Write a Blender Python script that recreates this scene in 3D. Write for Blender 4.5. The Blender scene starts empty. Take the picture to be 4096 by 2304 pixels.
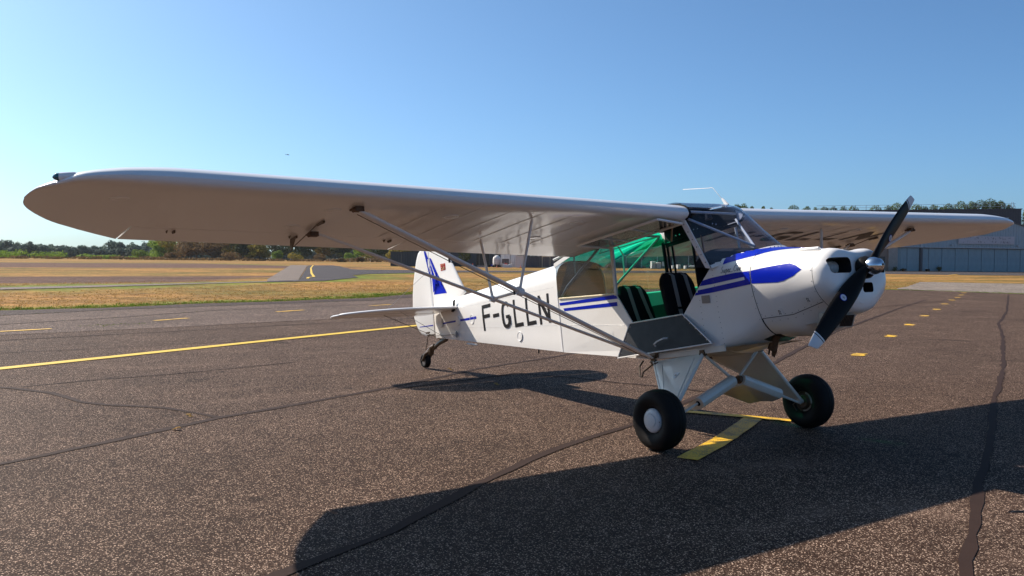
import bpy, bmesh, math, random
from mathutils import Vector, Matrix
from mathutils.bvhtree import BVHTree
from mathutils.geometry import tessellate_polygon
import numpy as np
random.seed(7)
S = bpy.context.scene
COL = S.collection
R = math.radians

# ---------------------------------------------------------------- camera
cam_d = bpy.data.cameras.new('camera')
cam = bpy.data.objects.new('camera', cam_d)
COL.objects.link(cam)
fwd = Vector((-0.8132, 0.5812, -0.0291)).normalized()
rgt = Vector((0.5811, 0.8138, 0.0093))
rgt = (rgt - fwd * rgt.dot(fwd)).normalized()
upv = rgt.cross(fwd)
cam.matrix_world = Matrix.Translation((5.851, -6.348, 1.495)) @ Matrix((rgt, upv, -fwd)).transposed().to_4x4()
cam_d.sensor_width = 36.0
cam_d.lens = 36.0 * 3876.9 / 4096.0
cam_d.clip_start = 0.1
cam_d.clip_end = 6000
S.camera = cam

# ---------------------------------------------------------------- sky, sun, exposure
SUN = Vector((-1.243, -0.455, 1.019)).normalized()       # towards the sun
world = bpy.data.worlds.new('World')
S.world = world
world.use_nodes = True
wn = world.node_tree
wn.nodes.clear()
sky = wn.nodes.new('ShaderNodeTexSky')
sky.sky_type = 'NISHITA'
sky.sun_disc = False
sky.sun_elevation = math.asin(SUN.z)
sky.sun_rotation = math.atan2(SUN.x, SUN.y)
sky.altitude = 50
sky.air_density = 0.6
sky.dust_density = 1.5
sky.ozone_density = 6.0
bg = wn.nodes.new('ShaderNodeBackground')
bg.inputs['Strength'].default_value = 0.101
wo = wn.nodes.new('ShaderNodeOutputWorld')
tint = wn.nodes.new('ShaderNodeMix'); tint.data_type = 'RGBA'; tint.blend_type = 'MULTIPLY'
tint.inputs[0].default_value = 1.0
tint.inputs[7].default_value = (0.80, 1.0, 1.0, 1)
wn.links.new(sky.outputs[0], tint.inputs[6])
wn.links.new(tint.outputs[2], bg.inputs[0])
wn.links.new(bg.outputs[0], wo.inputs[0])

sun_d = bpy.data.lights.new('sun', 'SUN')
sun_d.energy = 5.0
sun_d.angle = R(0.5)
sun_d.color = (1.0, 0.90, 0.79)
sun = bpy.data.objects.new('sun', sun_d)
COL.objects.link(sun)
sun.rotation_euler = SUN.to_track_quat('Z', 'Y').to_euler()
sun.location = (0, 0, 30)

S.view_settings.view_transform = 'Standard'
S.view_settings.look = 'None'
S.view_settings.gamma = 1
S.view_settings.use_curve_mapping = False
S.view_settings.exposure = 0.64
S.render.engine = 'CYCLES'
S.cycles.max_bounces = 10
S.cycles.transparent_max_bounces = 24
S.cycles.caustics_reflective = False
S.cycles.caustics_refractive = False

# ---------------------------------------------------------------- materials
def new_mat(name):
    m = bpy.data.materials.new(name)
    m.use_nodes = True
    nt = m.node_tree
    return m, nt, nt.nodes['Principled BSDF']

def node(nt, t, **kw):
    n = nt.nodes.new(t)
    for k, v in kw.items():
        setattr(n, k, v)
    return n

def coords(nt, scale=(1, 1, 1)):
    tc = node(nt, 'ShaderNodeTexCoord')
    mp = node(nt, 'ShaderNodeMapping')
    mp.inputs['Scale'].default_value = scale
    nt.links.new(tc.outputs['Object'], mp.inputs[0])
    return mp.outputs[0]

def noise(nt, vec, scale, detail=3, rough=0.55):
    n = node(nt, 'ShaderNodeTexNoise')
    n.inputs['Scale'].default_value = scale
    n.inputs['Detail'].default_value = detail
    n.inputs['Roughness'].default_value = rough
    nt.links.new(vec, n.inputs['Vector'])
    return n.outputs[0]

def ramp(nt, fac, stops, interp='LINEAR'):
    r = node(nt, 'ShaderNodeValToRGB')
    r.color_ramp.interpolation = interp
    el = r.color_ramp.elements
    while len(el) < len(stops):
        el.new(0.5)
    for e, (p, c) in zip(el, stops):
        e.position = p
        e.color = (c[0], c[1], c[2], 1) if hasattr(c, '__len__') else (c, c, c, 1)
    nt.links.new(fac, r.inputs[0])
    return r.outputs[0]

def mix(nt, fac, a, b, mode='MIX'):
    m = node(nt, 'ShaderNodeMix', data_type='RGBA', blend_type=mode)
    for s, v in ((m.inputs[0], fac), (m.inputs[6], a), (m.inputs[7], b)):
        if isinstance(v, bpy.types.NodeSocket):
            nt.links.new(v, s)
        elif hasattr(v, '__len__'):
            s.default_value = (v[0], v[1], v[2], 1)
        else:
            s.default_value = v
    return m.outputs[2]

def bump(nt, bsdf, h, strength, dist=0.01):
    b = node(nt, 'ShaderNodeBump')
    b.inputs['Strength'].default_value = strength
    b.inputs['Distance'].default_value = dist
    nt.links.new(h, b.inputs['Height'])
    nt.links.new(b.outputs[0], bsdf.inputs['Normal'])

def paint(name, col, rough=0.35, metal=0.0, coat=0.0, dirt=0.12, dscale=3.0, dcol=None, bmp=0.0, bscale=40, coat_r=0.05, spec=0.5):
    m, nt, b = new_mat(name)
    v = coords(nt)
    n = noise(nt, v, dscale, 6, 0.6)
    f = ramp(nt, n, [(0.35, 0.0), (0.8, 1.0)])
    n2 = noise(nt, v, dscale * 14, 3)
    f2 = mix(nt, 0.4, f, n2)
    dc = dcol or tuple(c * 0.62 for c in col)
    fm = node(nt, 'ShaderNodeMath', operation='MULTIPLY')
    nt.links.new(f2, fm.inputs[0])
    fm.inputs[1].default_value = dirt * 2
    c = mix(nt, fm.outputs[0], col, dc)
    nt.links.new(c, b.inputs['Base Color'])
    b.inputs['Roughness'].default_value = rough
    b.inputs['Metallic'].default_value = metal
    b.inputs['Coat Weight'].default_value = coat
    b.inputs['Coat Roughness'].default_value = coat_r
    b.inputs['Specular IOR Level'].default_value = spec
    if bmp:
        bump(nt, b, noise(nt, v, bscale, 4), bmp, 0.002)
    return m

def glass(name, tint, haze=0.06, refl=1.0, haze_col=(0.8, 0.85, 0.9), smear=6.0, rough=0.02):
    """plexiglass: clear with a fresnel reflection and a little scattering from dust and scratches"""
    m, nt, b = new_mat(name)
    nt.nodes.remove(b)
    out = [n for n in nt.nodes if n.type == 'OUTPUT_MATERIAL'][0]
    tr = node(nt, 'ShaderNodeBsdfTransparent'); tr.inputs[0].default_value = (*tint, 1)
    gl = node(nt, 'ShaderNodeBsdfGlossy'); gl.inputs['Roughness'].default_value = rough
    df = node(nt, 'ShaderNodeBsdfDiffuse'); df.inputs[0].default_value = (*haze_col, 1)
    lw = node(nt, 'ShaderNodeLayerWeight'); lw.inputs[0].default_value = 0.5
    pw = node(nt, 'ShaderNodeMath', operation='POWER'); pw.inputs[1].default_value = 4.0
    nt.links.new(lw.outputs['Facing'], pw.inputs[0])
    fm = node(nt, 'ShaderNodeMath', operation='MULTIPLY_ADD'); fm.inputs[1].default_value = 0.9; fm.inputs[2].default_value = 0.055 * refl
    fm.use_clamp = True
    nt.links.new(pw.outputs[0], fm.inputs[0])
    v = coords(nt, (1, 1, 1))
    hz = ramp(nt, noise(nt, v, smear, 6, 0.7), [(0.4, 0.25), (0.75, 1.0)])
    hm = node(nt, 'ShaderNodeMath', operation='MULTIPLY'); hm.inputs[1].default_value = haze
    nt.links.new(hz, hm.inputs[0])
    m1 = node(nt, 'ShaderNodeMixShader'); m2 = node(nt, 'ShaderNodeMixShader')
    nt.links.new(hm.outputs[0], m1.inputs[0]); nt.links.new(tr.outputs[0], m1.inputs[1]); nt.links.new(df.outputs[0], m1.inputs[2])
    nt.links.new(fm.outputs[0], m2.inputs[0]); nt.links.new(m1.outputs[0], m2.inputs[1]); nt.links.new(gl.outputs[0], m2.inputs[2])
    nt.links.new(m2.outputs[0], out.inputs[0])
    return m

def asphalt(name, dark, mid, light, scale=145, fr=(0.50, 0.80), rough=0.75, bstr=0.6, patch=0.25):
    m, nt, b = new_mat(name)
    v = coords(nt)
    vo = node(nt, 'ShaderNodeTexVoronoi'); vo.inputs['Scale'].default_value = scale
    nt.links.new(v, vo.inputs['Vector'])
    sep = node(nt, 'ShaderNodeSeparateColor'); nt.links.new(vo.outputs['Color'], sep.inputs[0])
    c = ramp(nt, sep.outputs[0], [(0.0, dark), (fr[0], mid), (fr[1], mid), (0.91, light), (1.0, [min(1, x * 1.5) for x in light])])
    # stones sit in darker binder
    dv = ramp(nt, vo.outputs['Distance'], [(0.30, 1.0), (0.62, 0.35)])
    c = mix(nt, 1.0, c, dv, 'MULTIPLY')
    p = ramp(nt, noise(nt, v, 0.55, 5, 0.65), [(0.3, 1 - patch), (0.7, 1 + patch * 0.6)])
    c = mix(nt, 1.0, c, p, 'MULTIPLY')
    p2 = ramp(nt, noise(nt, v, 6.0, 4, 0.7), [(0.35, 0.84), (0.65, 1.10)])
    c = mix(nt, 1.0, c, p2, 'MULTIPLY')
    if name == 'coarse_asphalt':
        vs_ = coords(nt, (1.0, 0.35, 1.0))
        dust = ramp(nt, noise(nt, vs_, 1.3, 7, 0.72), [(0.56, 0.0), (0.74, 0.55)])
        c = mix(nt, dust, c, mix(nt, 0.55, c, (0.30, 0.20, 0.145)))
        oil = ramp(nt, noise(nt, v, 0.9, 3, 0.5), [(0.24, 0.45), (0.33, 1.0)])
        c = mix(nt, 1.0, c, oil, 'MULTIPLY')
        spots = node(nt, 'ShaderNodeTexVoronoi'); spots.inputs['Scale'].default_value = 1.15; nt.links.new(v, spots.inputs['Vector'])
        sp_ = ramp(nt, spots.outputs['Distance'], [(0.05, 0.55), (0.10, 1.0)])
        c = mix(nt, 1.0, c, sp_, 'MULTIPLY')
    nt.links.new(c, b.inputs['Base Color'])
    b.inputs['Roughness'].default_value = rough
    b.inputs['Specular IOR Level'].default_value = 0.06
    h = ramp(nt, vo.outputs['Distance'], [(0.0, 1.0), (0.7, 0.0)])
    h2 = mix(nt, 0.5, h, sep.outputs[1])
    bump(nt, b, h2, bstr, 0.006)
    return m

M = {}
M['white'] = paint('white_paint', (0.86, 0.835, 0.79), 0.32, coat=0.25, dirt=0.13, dscale=1.8, dcol=(0.60, 0.55, 0.47))
M['wing'] = paint('wing_fabric', (0.86, 0.845, 0.82), 0.30, coat=0.6, dirt=0.07, dscale=1.1, dcol=(0.60, 0.55, 0.48), bmp=0.025, bscale=7, coat_r=0.09)
M['gear'] = paint('gear_paint', (0.76, 0.71, 0.62), 0.28, coat=0.35, dirt=0.22, dscale=5, dcol=(0.42, 0.36, 0.26))
M['belly'] = paint('belly_paint', (0.66, 0.62, 0.52), 0.45, dirt=0.55, dscale=6, dcol=(0.10, 0.06, 0.035))
M['strut'] = paint('strut_paint', (0.84, 0.81, 0.77), 0.35, coat=0.2, dirt=0.12, dscale=4)
M['blue'] = paint('blue_paint', (0.0015, 0.016, 0.40), 0.28, coat=0.0, dirt=0.06, dscale=6, spec=0.16)
M['black'] = paint('black_paint', (0.012, 0.012, 0.014), 0.35, dirt=0.2, spec=0.15)
M['letter'] = paint('letter_black', (0.018, 0.017, 0.018), 0.4, dirt=0.2, spec=0.15)
M['prop'] = paint('propeller_black', (0.008, 0.007, 0.007), 0.42, coat=0.0, dirt=0.3, dcol=(0.02, 0.018, 0.016), spec=0.08)
M['chrome'] = paint('polished_metal', (0.70, 0.70, 0.72), 0.16, metal=1.0, dirt=0.15, bmp=0.05, bscale=20)
M['steel'] = paint('grey_steel', (0.30, 0.29, 0.28), 0.35, metal=0.8, dirt=0.3)
M['oily'] = paint('oily_metal', (0.035, 0.028, 0.022), 0.35, metal=0.3, dirt=0.5, dcol=(0.16, 0.09, 0.04))
M['rust'] = paint('rusty_metal', (0.17, 0.09, 0.045), 0.6, metal=0.4, dirt=0.5, dcol=(0.05, 0.03, 0.02), dscale=12)
M['rubber'] = paint('tyre_rubber', (0.0075, 0.0068, 0.0068), 0.6, dirt=0.22, dscale=4, dcol=(0.035, 0.028, 0.023), spec=0.12)
M['door'] = paint('door_panel', (0.016, 0.015, 0.017), 0.40, coat=0.0, dirt=0.3, dscale=8, dcol=(0.06, 0.06, 0.06), bmp=0.2, bscale=200, spec=0.15)
M['dash'] = paint('matt_black', (0.016, 0.016, 0.017), 0.6, dirt=0.2, spec=0.15)
M['seat'] = paint('seat_cloth', (0.012, 0.011, 0.012), 0.9, dirt=0.3, bmp=0.4, bscale=120, spec=0.15)
M['strap'] = paint('webbing', (0.38, 0.32, 0.26), 0.8, dirt=0.25, bmp=0.3, bscale=300)
M['inner'] = paint('cabin_lining', (0.20, 0.21, 0.19), 0.6, dirt=0.2)
M['carpet'] = paint('cabin_carpet', (0.015, 0.015, 0.015), 0.9, dirt=0.2, spec=0.15)
M['tube'] = paint('frame_tube', (0.62, 0.62, 0.58), 0.35, dirt=0.1)
M['bronze'] = paint('primer_tube', (0.30, 0.13, 0.05), 0.4, dirt=0.2)
M['hubcap'] = paint('hubcap_plastic', (0.62, 0.61, 0.60), 0.35, dirt=0.12, dscale=10)
M['green_lens'] = paint('green_lens', (0.0, 0.10, 0.12), 0.05, coat=1.0, dirt=0.05)
M['red'] = paint('red_paint', (0.42, 0.02, 0.015), 0.4, dirt=0.1)
M['cream'] = paint('cream_paint', (0.78, 0.66, 0.42), 0.4, dirt=0.1)
M['glass'] = glass('side_plexiglass', (0.86, 0.88, 0.88), 0.05)
M['rearglass'] = glass('scratched_plexiglass', (0.55, 0.62, 0.68), 0.06, 1.8, (0.30, 0.40, 0.55), 5.0)
M['screen'] = glass('windscreen_plexiglass', (0.74, 0.79, 0.92), 0.022, 0.8, (0.5, 0.55, 0.8))
M['lensglass'] = glass('wing_lens', (0.9, 0.92, 0.95), 0.03)
gm, gnt, gb = new_mat('green_skylight')
gnt.nodes.remove(gb)
go = [n for n in gnt.nodes if n.type == 'OUTPUT_MATERIAL'][0]
g1 = node(gnt, 'ShaderNodeBsdfTransparent'); g1.inputs[0].default_value = (0.03, 0.78, 0.42, 1)
g2 = node(gnt, 'ShaderNodeBsdfTranslucent'); g2.inputs[0].default_value = (0.01, 0.62, 0.36, 1)
g3 = node(gnt, 'ShaderNodeMixShader'); g3.inputs[0].default_value = 0.38
gnt.links.new(g1.outputs[0], g3.inputs[1]); gnt.links.new(g2.outputs[0], g3.inputs[2]); gnt.links.new(g3.outputs[0], go.inputs[0])
M['green'] = gm

M['apron'] = asphalt('coarse_asphalt', (0.044, 0.024, 0.015), (0.108, 0.064, 0.044), (0.58, 0.41, 0.30))
M['strip'] = asphalt('worn_asphalt', (0.125, 0.085, 0.066), (0.185, 0.13, 0.102), (0.46, 0.34, 0.27), 60, bstr=0.3)
M['shoulder'] = asphalt('shoulder_asphalt', (0.075, 0.052, 0.043), (0.11, 0.077, 0.064), (0.26, 0.2, 0.17), 60, bstr=0.3)
M['taxi'] = asphalt('taxiway_asphalt', (0.085, 0.074, 0.073), (0.125, 0.108, 0.106), (0.22, 0.19, 0.185), 30, bstr=0.2)
M['taxilight'] = asphalt('old_taxiway', (0.27, 0.215, 0.175), (0.33, 0.265, 0.22), (0.44, 0.36, 0.30), 30, bstr=0.2)
M['concrete'] = asphalt('old_concrete', (0.30, 0.245, 0.20), (0.37, 0.305, 0.25), (0.48, 0.41, 0.34), 12, bstr=0.2, patch=0.35)
M['seal'] = paint('joint_sealant', (0.040, 0.022, 0.016), 0.85, dirt=0.35, dscale=5, dcol=(0.022, 0.012, 0.009), bmp=0.3, bscale=90, spec=0.15)

def worn_yellow(name, keep=0.75):
    m, nt, b = new_mat(name)
    v = coords(nt)
    n = noise(nt, v, 90, 3, 0.7)
    n2 = noise(nt, v, 3.0, 5, 0.65)
    mm = mix(nt, 0.5, n, n2)
    f = ramp(nt, mm, [(0.34 + (1 - keep) * 0.2, 1.0), (0.45 + (1 - keep) * 0.2, 0.0)])
    c = mix(nt, f, (0.68, 0.44, 0.015), (0.76, 0.50, 0.02)) if keep >= 1 else mix(nt, f, (0.88, 0.51, 0.004), (0.20, 0.11, 0.03))
    nt.links.new(c, b.inputs['Base Color'])
    b.inputs['Roughness'].default_value = 0.6
    bump(nt, b, n, 0.4, 0.004)
    return m
M['yellow'] = worn_yellow('yellow_marking', 0.6)
M['yellow2'] = worn_yellow('fresh_yellow_marking', 1.0)
M['yellow3'] = worn_yellow('worn_yellow_dash', 0.62)

# grass: vertex colour layer "band" carries r = greenness, g = heather
def grass_mat():
    m, nt, b = new_mat('dry_grass')
    at = node(nt, 'ShaderNodeAttribute', attribute_name='band')
    sp = node(nt, 'ShaderNodeSeparateColor'); nt.links.new(at.outputs['Color'], sp.inputs[0])
    v = coords(nt)
    big = noise(nt, v, 0.06, 6, 0.65)
    med = noise(nt, v, 0.45, 6, 0.7)
    fine = noise(nt, v, 7.0, 4, 0.7)
    dry = ramp(nt, med, [(0.30, (0.18, 0.085, 0.024)), (0.42, (0.32, 0.16, 0.045)), (0.50, (0.50, 0.26, 0.085)), (0.58, (0.30, 0.16, 0.042)), (0.72, (0.54, 0.30, 0.10))])
    olive = ramp(nt, med, [(0.3, (0.11, 0.085, 0.022)), (0.45, (0.24, 0.165, 0.045)), (0.55, (0.14, 0.115, 0.028)), (0.72, (0.32, 0.21, 0.065))])
    base = mix(nt, ramp(nt, big, [(0.42, 0.0), (0.6, 1.0)]), dry, olive)
    green = ramp(nt, med, [(0.3, (0.09, 0.13, 0.018)), (0.6, (0.19, 0.24, 0.03)), (0.85, (0.30, 0.30, 0.05))])
    heath = ramp(nt, fine, [(0.3, (0.085, 0.045, 0.035)), (0.55, (0.16, 0.09, 0.065)), (0.8, (0.24, 0.15, 0.11))])
    def thr(s, n_, w):
        a = node(nt, 'ShaderNodeMath', operation='ADD'); nt.links.new(s, a.inputs[0]); nt.links.new(n_, a.inputs[1])
        return ramp(nt, a.outputs[0], [(0.9 - w, 0.0), (0.9 + w, 1.0)])
    c = mix(nt, thr(sp.outputs[0], med, 0.2), base, green)
    c = mix(nt, thr(sp.outputs[1], mix(nt, 0.5, med, noise(nt, v, 0.18, 5, 0.7)), 0.22), c, heath)
    c = mix(nt, 1.0, c, ramp(nt, fine, [(0.3, 0.55), (0.65, 1.25)]), 'MULTIPLY')
    mid2 = noise(nt, v, 1.7, 5, 0.75)
    c = mix(nt, 1.0, c, ramp(nt, mid2, [(0.36, 0.60), (0.60, 1.2)]), 'MULTIPLY')
    st_ = noise(nt, coords(nt, (1.0, 0.22, 1.0)), 0.22, 5, 0.7)
    c = mix(nt, 1.0, c, ramp(nt, st_, [(0.36, 0.70), (0.60, 1.12)]), 'MULTIPLY')
    nt.links.new(c, b.inputs['Base Color'])
    b.inputs['Roughness'].default_value = 0.95
    b.inputs['Specular IOR Level'].default_value = 0.1
    bump(nt, b, fine, 0.8, 0.08)
    return m
M['grass'] = grass_mat()

def leaf(name, a, b_, c):
    m, nt, bs = new_mat(name)
    oi = node(nt, 'ShaderNodeObjectInfo')
    v = coords(nt)
    n = noise(nt, v, 0.55, 4, 0.7)
    n2 = noise(nt, v, 2.6, 2)
    mm = mix(nt, 0.45, n, n2)
    col = ramp(nt, mm, [(0.3, a), (0.5, b_), (0.68, c)])
    r2 = ramp(nt, oi.outputs['Random'], [(0, 0.75), (1, 1.25)])
    col = mix(nt, 1.0, col, r2, 'MULTIPLY')
    nt.links.new(col, bs.inputs['Base Color'])
    bs.inputs['Roughness'].default_value = 0.7
    bs.inputs['Specular IOR Level'].default_value = 0.1
    tl = node(nt, 'ShaderNodeBsdfTranslucent'); nt.links.new(col, tl.inputs[0])
    ms = node(nt, 'ShaderNodeMixShader'); ms.inputs[0].default_value = 0.35
    o_ = [n_ for n_ in nt.nodes if n_.type == 'OUTPUT_MATERIAL'][0]
    nt.links.new(bs.outputs[0], ms.inputs[1]); nt.links.new(tl.outputs[0], ms.inputs[2]); nt.links.new(ms.outputs[0], o_.inputs[0])
    return m
M['leaf_dark'] = leaf('dark_foliage', (0.030, 0.046, 0.012), (0.065, 0.084, 0.022), (0.12, 0.13, 0.035))
M['leaf_olive'] = leaf('olive_foliage', (0.10, 0.085, 0.010), (0.24, 0.19, 0.024), (0.40, 0.30, 0.04))
M['leaf_green'] = leaf('bright_foliage', (0.075, 0.13, 0.014), (0.17, 0.26, 0.030), (0.31, 0.38, 0.05))
M['leaf_brown'] = leaf('russet_foliage', (0.085, 0.05, 0.020), (0.17, 0.105, 0.042), (0.26, 0.165, 0.065))
M['leaf_pine'] = leaf('pine_foliage', (0.035, 0.060, 0.012), (0.085, 0.120, 0.026), (0.15, 0.18, 0.04))
M['leaf_hazed'] = leaf('hazed_foliage', (0.060, 0.098, 0.085), (0.105, 0.150, 0.120), (0.16, 0.20, 0.14))  # distance haze mixed into the leaf colour, bluer and paler
M['bark'] = paint('bark', (0.09, 0.065, 0.045), 0.9, dirt=0.3)
M['clad'] = paint('blue_grey_cladding', (0.36, 0.42, 0.45), 0.5, dirt=0.25, dscale=0.8, dcol=(0.26, 0.30, 0.33))
M['clad_door'] = paint('weathered_door_sheet', (0.29, 0.385, 0.42), 0.5, dirt=0.45, dscale=1.2, dcol=(0.19, 0.25, 0.275))
M['anthracite'] = paint('anthracite_cladding', (0.075, 0.068, 0.078), 0.55, dirt=0.15)
M['wallbrown'] = paint('brown_wall', (0.26, 0.20, 0.16), 0.8, dirt=0.3)
M['pillar'] = paint('weathered_concrete', (0.42, 0.37, 0.33), 0.85, dirt=0.45, dscale=1.5)
M['galv'] = paint('galvanised_rail', (0.45, 0.46, 0.47), 0.4, metal=0.3, dirt=0.15)
M['signpale'] = paint('faded_sign', (0.60, 0.53, 0.54), 0.7, dirt=0.25, dscale=4)
M['signmark'] = paint('faded_lettering', (0.36, 0.31, 0.32), 0.8, dirt=0.4, dscale=6)
M['signwhite'] = paint('white_sign', (0.55, 0.56, 0.58), 0.6, dirt=0.1)
M['cont_white'] = paint('white_container', (0.72, 0.71, 0.69), 0.5, dirt=0.15)
M['cont_navy'] = paint('slate_container', (0.075, 0.078, 0.095), 0.5, dirt=0.2)
M['cont_grey'] = paint('grey_container', (0.125, 0.12, 0.125), 0.5, dirt=0.2)
M['cont_dark'] = paint('dark_container', (0.055, 0.06, 0.068), 0.5, dirt=0.3, dcol=(0.10, 0.10, 0.10))
M['darkgreen'] = paint('dark_green_wall', (0.03, 0.034, 0.03), 0.7, dirt=0.2)
M['orange'] = paint('orange_plastic', (0.75, 0.10, 0.02), 0.5, dirt=0.1)
M['earth'] = paint('orange_earth', (0.45, 0.19, 0.07), 0.95, dirt=0.3)
M['fence'] = paint('fence_wire', (0.05, 0.055, 0.055), 0.6)

# ---------------------------------------------------------------- mesh helpers
class MB:
    def __init__(s):
        s.v = []; s.f = []; s.mi = []
    def add(s, vs, fs, mi=0):
        o = len(s.v)
        s.v += [tuple(p) for p in vs]
        s.f += [tuple(i + o for i in f) for f in fs]
        s.mi += [mi] * len(fs)
        return s
    def box(s, c, d, mi=0, rz=0.0):
        x, y, z = d[0] / 2, d[1] / 2, d[2] / 2
        ca, sa = math.cos(rz), math.sin(rz)
        vs = []
        for a in (-x, x):
            for b in (-y, y):
                for e in (-z, z):
                    vs.append((c[0] + a * ca - b * sa, c[1] + a * sa + b * ca, c[2] + e))
        s.add(vs, [(0, 1, 3, 2), (4, 6, 7, 5), (0, 4, 5, 1), (2, 3, 7, 6), (0, 2, 6, 4), (1, 5, 7, 3)], mi)
        return s
    def tube(s, pts, r, n=8, mi=0, cap=True, flat=None, up=(0, 0, 1)):
        """swept tube; r number or list; flat = ratio of second axis"""
        pts = [Vector(p) for p in pts]
        rs = r if hasattr(r, '__len__') else [r] * len(pts)
        rings = []
        for i, p in enumerate(pts):
            if i == 0: d = pts[1] - p
            elif i == len(pts) - 1: d = p - pts[i - 1]
            else: d = (pts[i + 1] - p).normalized() + (p - pts[i - 1]).normalized()
            d.normalize()
            u = Vector(up)
            if abs(u.dot(d)) > 0.95: u = Vector((1, 0, 0))
            a = (u - d * u.dot(d)).normalized()
            b = d.cross(a)
            fl = flat if flat else 1.0
            rings.append([p + (a * math.cos(2 * math.pi * k / n) + b * (math.sin(2 * math.pi * k / n) * fl)) * rs[i] for k in range(n)])
        s.loft(rings, True, cap, mi)
        return s
    def loft(s, rings, closed=True, cap=True, mi=0):
        n = len(rings[0])
        vs = [p for r in rings for p in r]
        fs = []
        m = n if closed else n - 1
        for i in range(len(rings) - 1):
            for k in range(m):
                a, b = i * n + k, i * n + (k + 1) % n
                fs.append((a, b, b + n, a + n))
        if cap and closed:
            fs.append(tuple(range(n - 1, -1, -1)))
            fs.append(tuple((len(rings) - 1) * n + k for k in range(n)))
        s.add(vs, fs, mi)
        return s
    def prism(s, poly, off, mi=0):
        """poly: 3d points, off: extrusion vector"""
        n = len(poly)
        o = Vector(off)
        vs = [Vector(p) for p in poly] + [Vector(p) + o for p in poly]
        fs = [tuple(range(n - 1, -1, -1)), tuple(n + k for k in range(n))]
        fs += [(k, (k + 1) % n, n + (k + 1) % n, n + k) for k in range(n)]
        s.add(vs, fs, mi)
        return s
    def lathe(s, c, axis, prof, n=24, mi=0, start=None):
        """prof: list of (distance along axis, radius)"""
        ax = Vector(axis).normalized()
        u = Vector((0, 0, 1)) if abs(ax.z) < 0.9 else Vector((1, 0, 0))
        a = (u - ax * u.dot(ax)).normalized(); b = ax.cross(a)
        rings = [[Vector(c) + ax * t + (a * math.cos(2 * math.pi * k / n) + b * math.sin(2 * math.pi * k / n)) * max(rr, 1e-5) for k in range(n)] for t, rr in prof]
        s.loft(rings, True, True, mi)
        return s
    def build(s, name, mat, parent=None, smooth=30, loc=None, recalc=True):
        me = bpy.data.meshes.new(name)
        me.from_pydata([tuple(p) for p in s.v], [], s.f)
        mats = mat if isinstance(mat, (list, tuple)) else [mat]
        for k in mats:
            me.materials.append(M[k])
        me.polygons.foreach_set('material_index', s.mi)
        if recalc:
            bm = bmesh.new(); bm.from_mesh(me)
            bmesh.ops.recalc_face_normals(bm, faces=bm.faces)
            bm.to_mesh(me); bm.free()
        if smooth:
            me.shade_smooth()
            me.set_sharp_from_angle(angle=R(smooth))
        o = bpy.data.objects.new(name, me)
        COL.objects.link(o)
        if parent is not None:
            o.parent = parent
            if parent is PLANE: o.location = -BASE
        if loc is not None: o.location = loc
        return o

PLANE = None
BASE = Vector((-0.067, 0, -1.938))

def tag(o, label=None, cat=None, group=None, kind=None):
    if label: o['label'] = label
    if cat: o['category'] = cat
    if group: o['group'] = group
    if kind: o['kind'] = kind
    return o

def thing(name, label, cat, loc=(0, 0, 0), rz=0.0, group=None):
    o = bpy.data.objects.new(name, None)
    COL.objects.link(o)
    o.location = loc; o.rotation_euler = (0, 0, rz)
    o.empty_display_size = 0.2
    return tag(o, label, cat, group)

# ---------------------------------------------------------------- terrain
GA, GB, CL, GK, CM = -0.017094, 0.0041916, 0.20, 0.03, -0.35
def sp(t):
    return t if t > 30 else math.log1p(math.exp(t))
def gz(x, y):
    z = GA * x + GB * y
    z = CL - GK * sp((CL - z) / GK)
    return CM + GK * sp((z - CM) / GK)

def seg_d(px, py, pts):
    best = 1e9
    for (ax, ay), (bx, by) in zip(pts[:-1], pts[1:]):
        dx, dy = bx - ax, by - ay
        t = max(0, min(1, ((px - ax) * dx + (py - ay) * dy) / (dx * dx + dy * dy)))
        best = min(best, math.hypot(px - ax - dx * t, py - ay - dy * t))
    return best

EDGE = [(-9, -40), (-19.6, -3.2), (-19.8, -0.6), (-21.0, 1.9), (-21.5, 4.6), (-23.1, 8.7), (-25.7, 11.7), (-27.2, 16), (-27.5, 22), (-25.5, 30), (-22.6, 36.2), (-20, 37), (-15.5, 36.6), (-5, 36.5), (40, 37)]
ROADN = [(-31, -8), (-35.2, -0.8), (-37.5, 3.3), (-41.4, 8.9), (-43.6, 13.0)]
ROADF = [(-33.5, -7.5), (-37.8, -0.5), (-40.1, 3.9), (-43.0, 9.4), (-45.5, 13.75)]

def lerp_axis(fine, lo, hi, far):
    a = list(np.arange(lo, hi + 0.01, fine))
    st, x = fine, hi
    up = []
    while x < far:
        st *= 1.22; x += st; up.append(x)
    st, x = fine, lo
    dn = []
    while x > -far:
        st *= 1.22; x -= st; dn.append(x)
    return dn[::-1] + a + up

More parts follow.
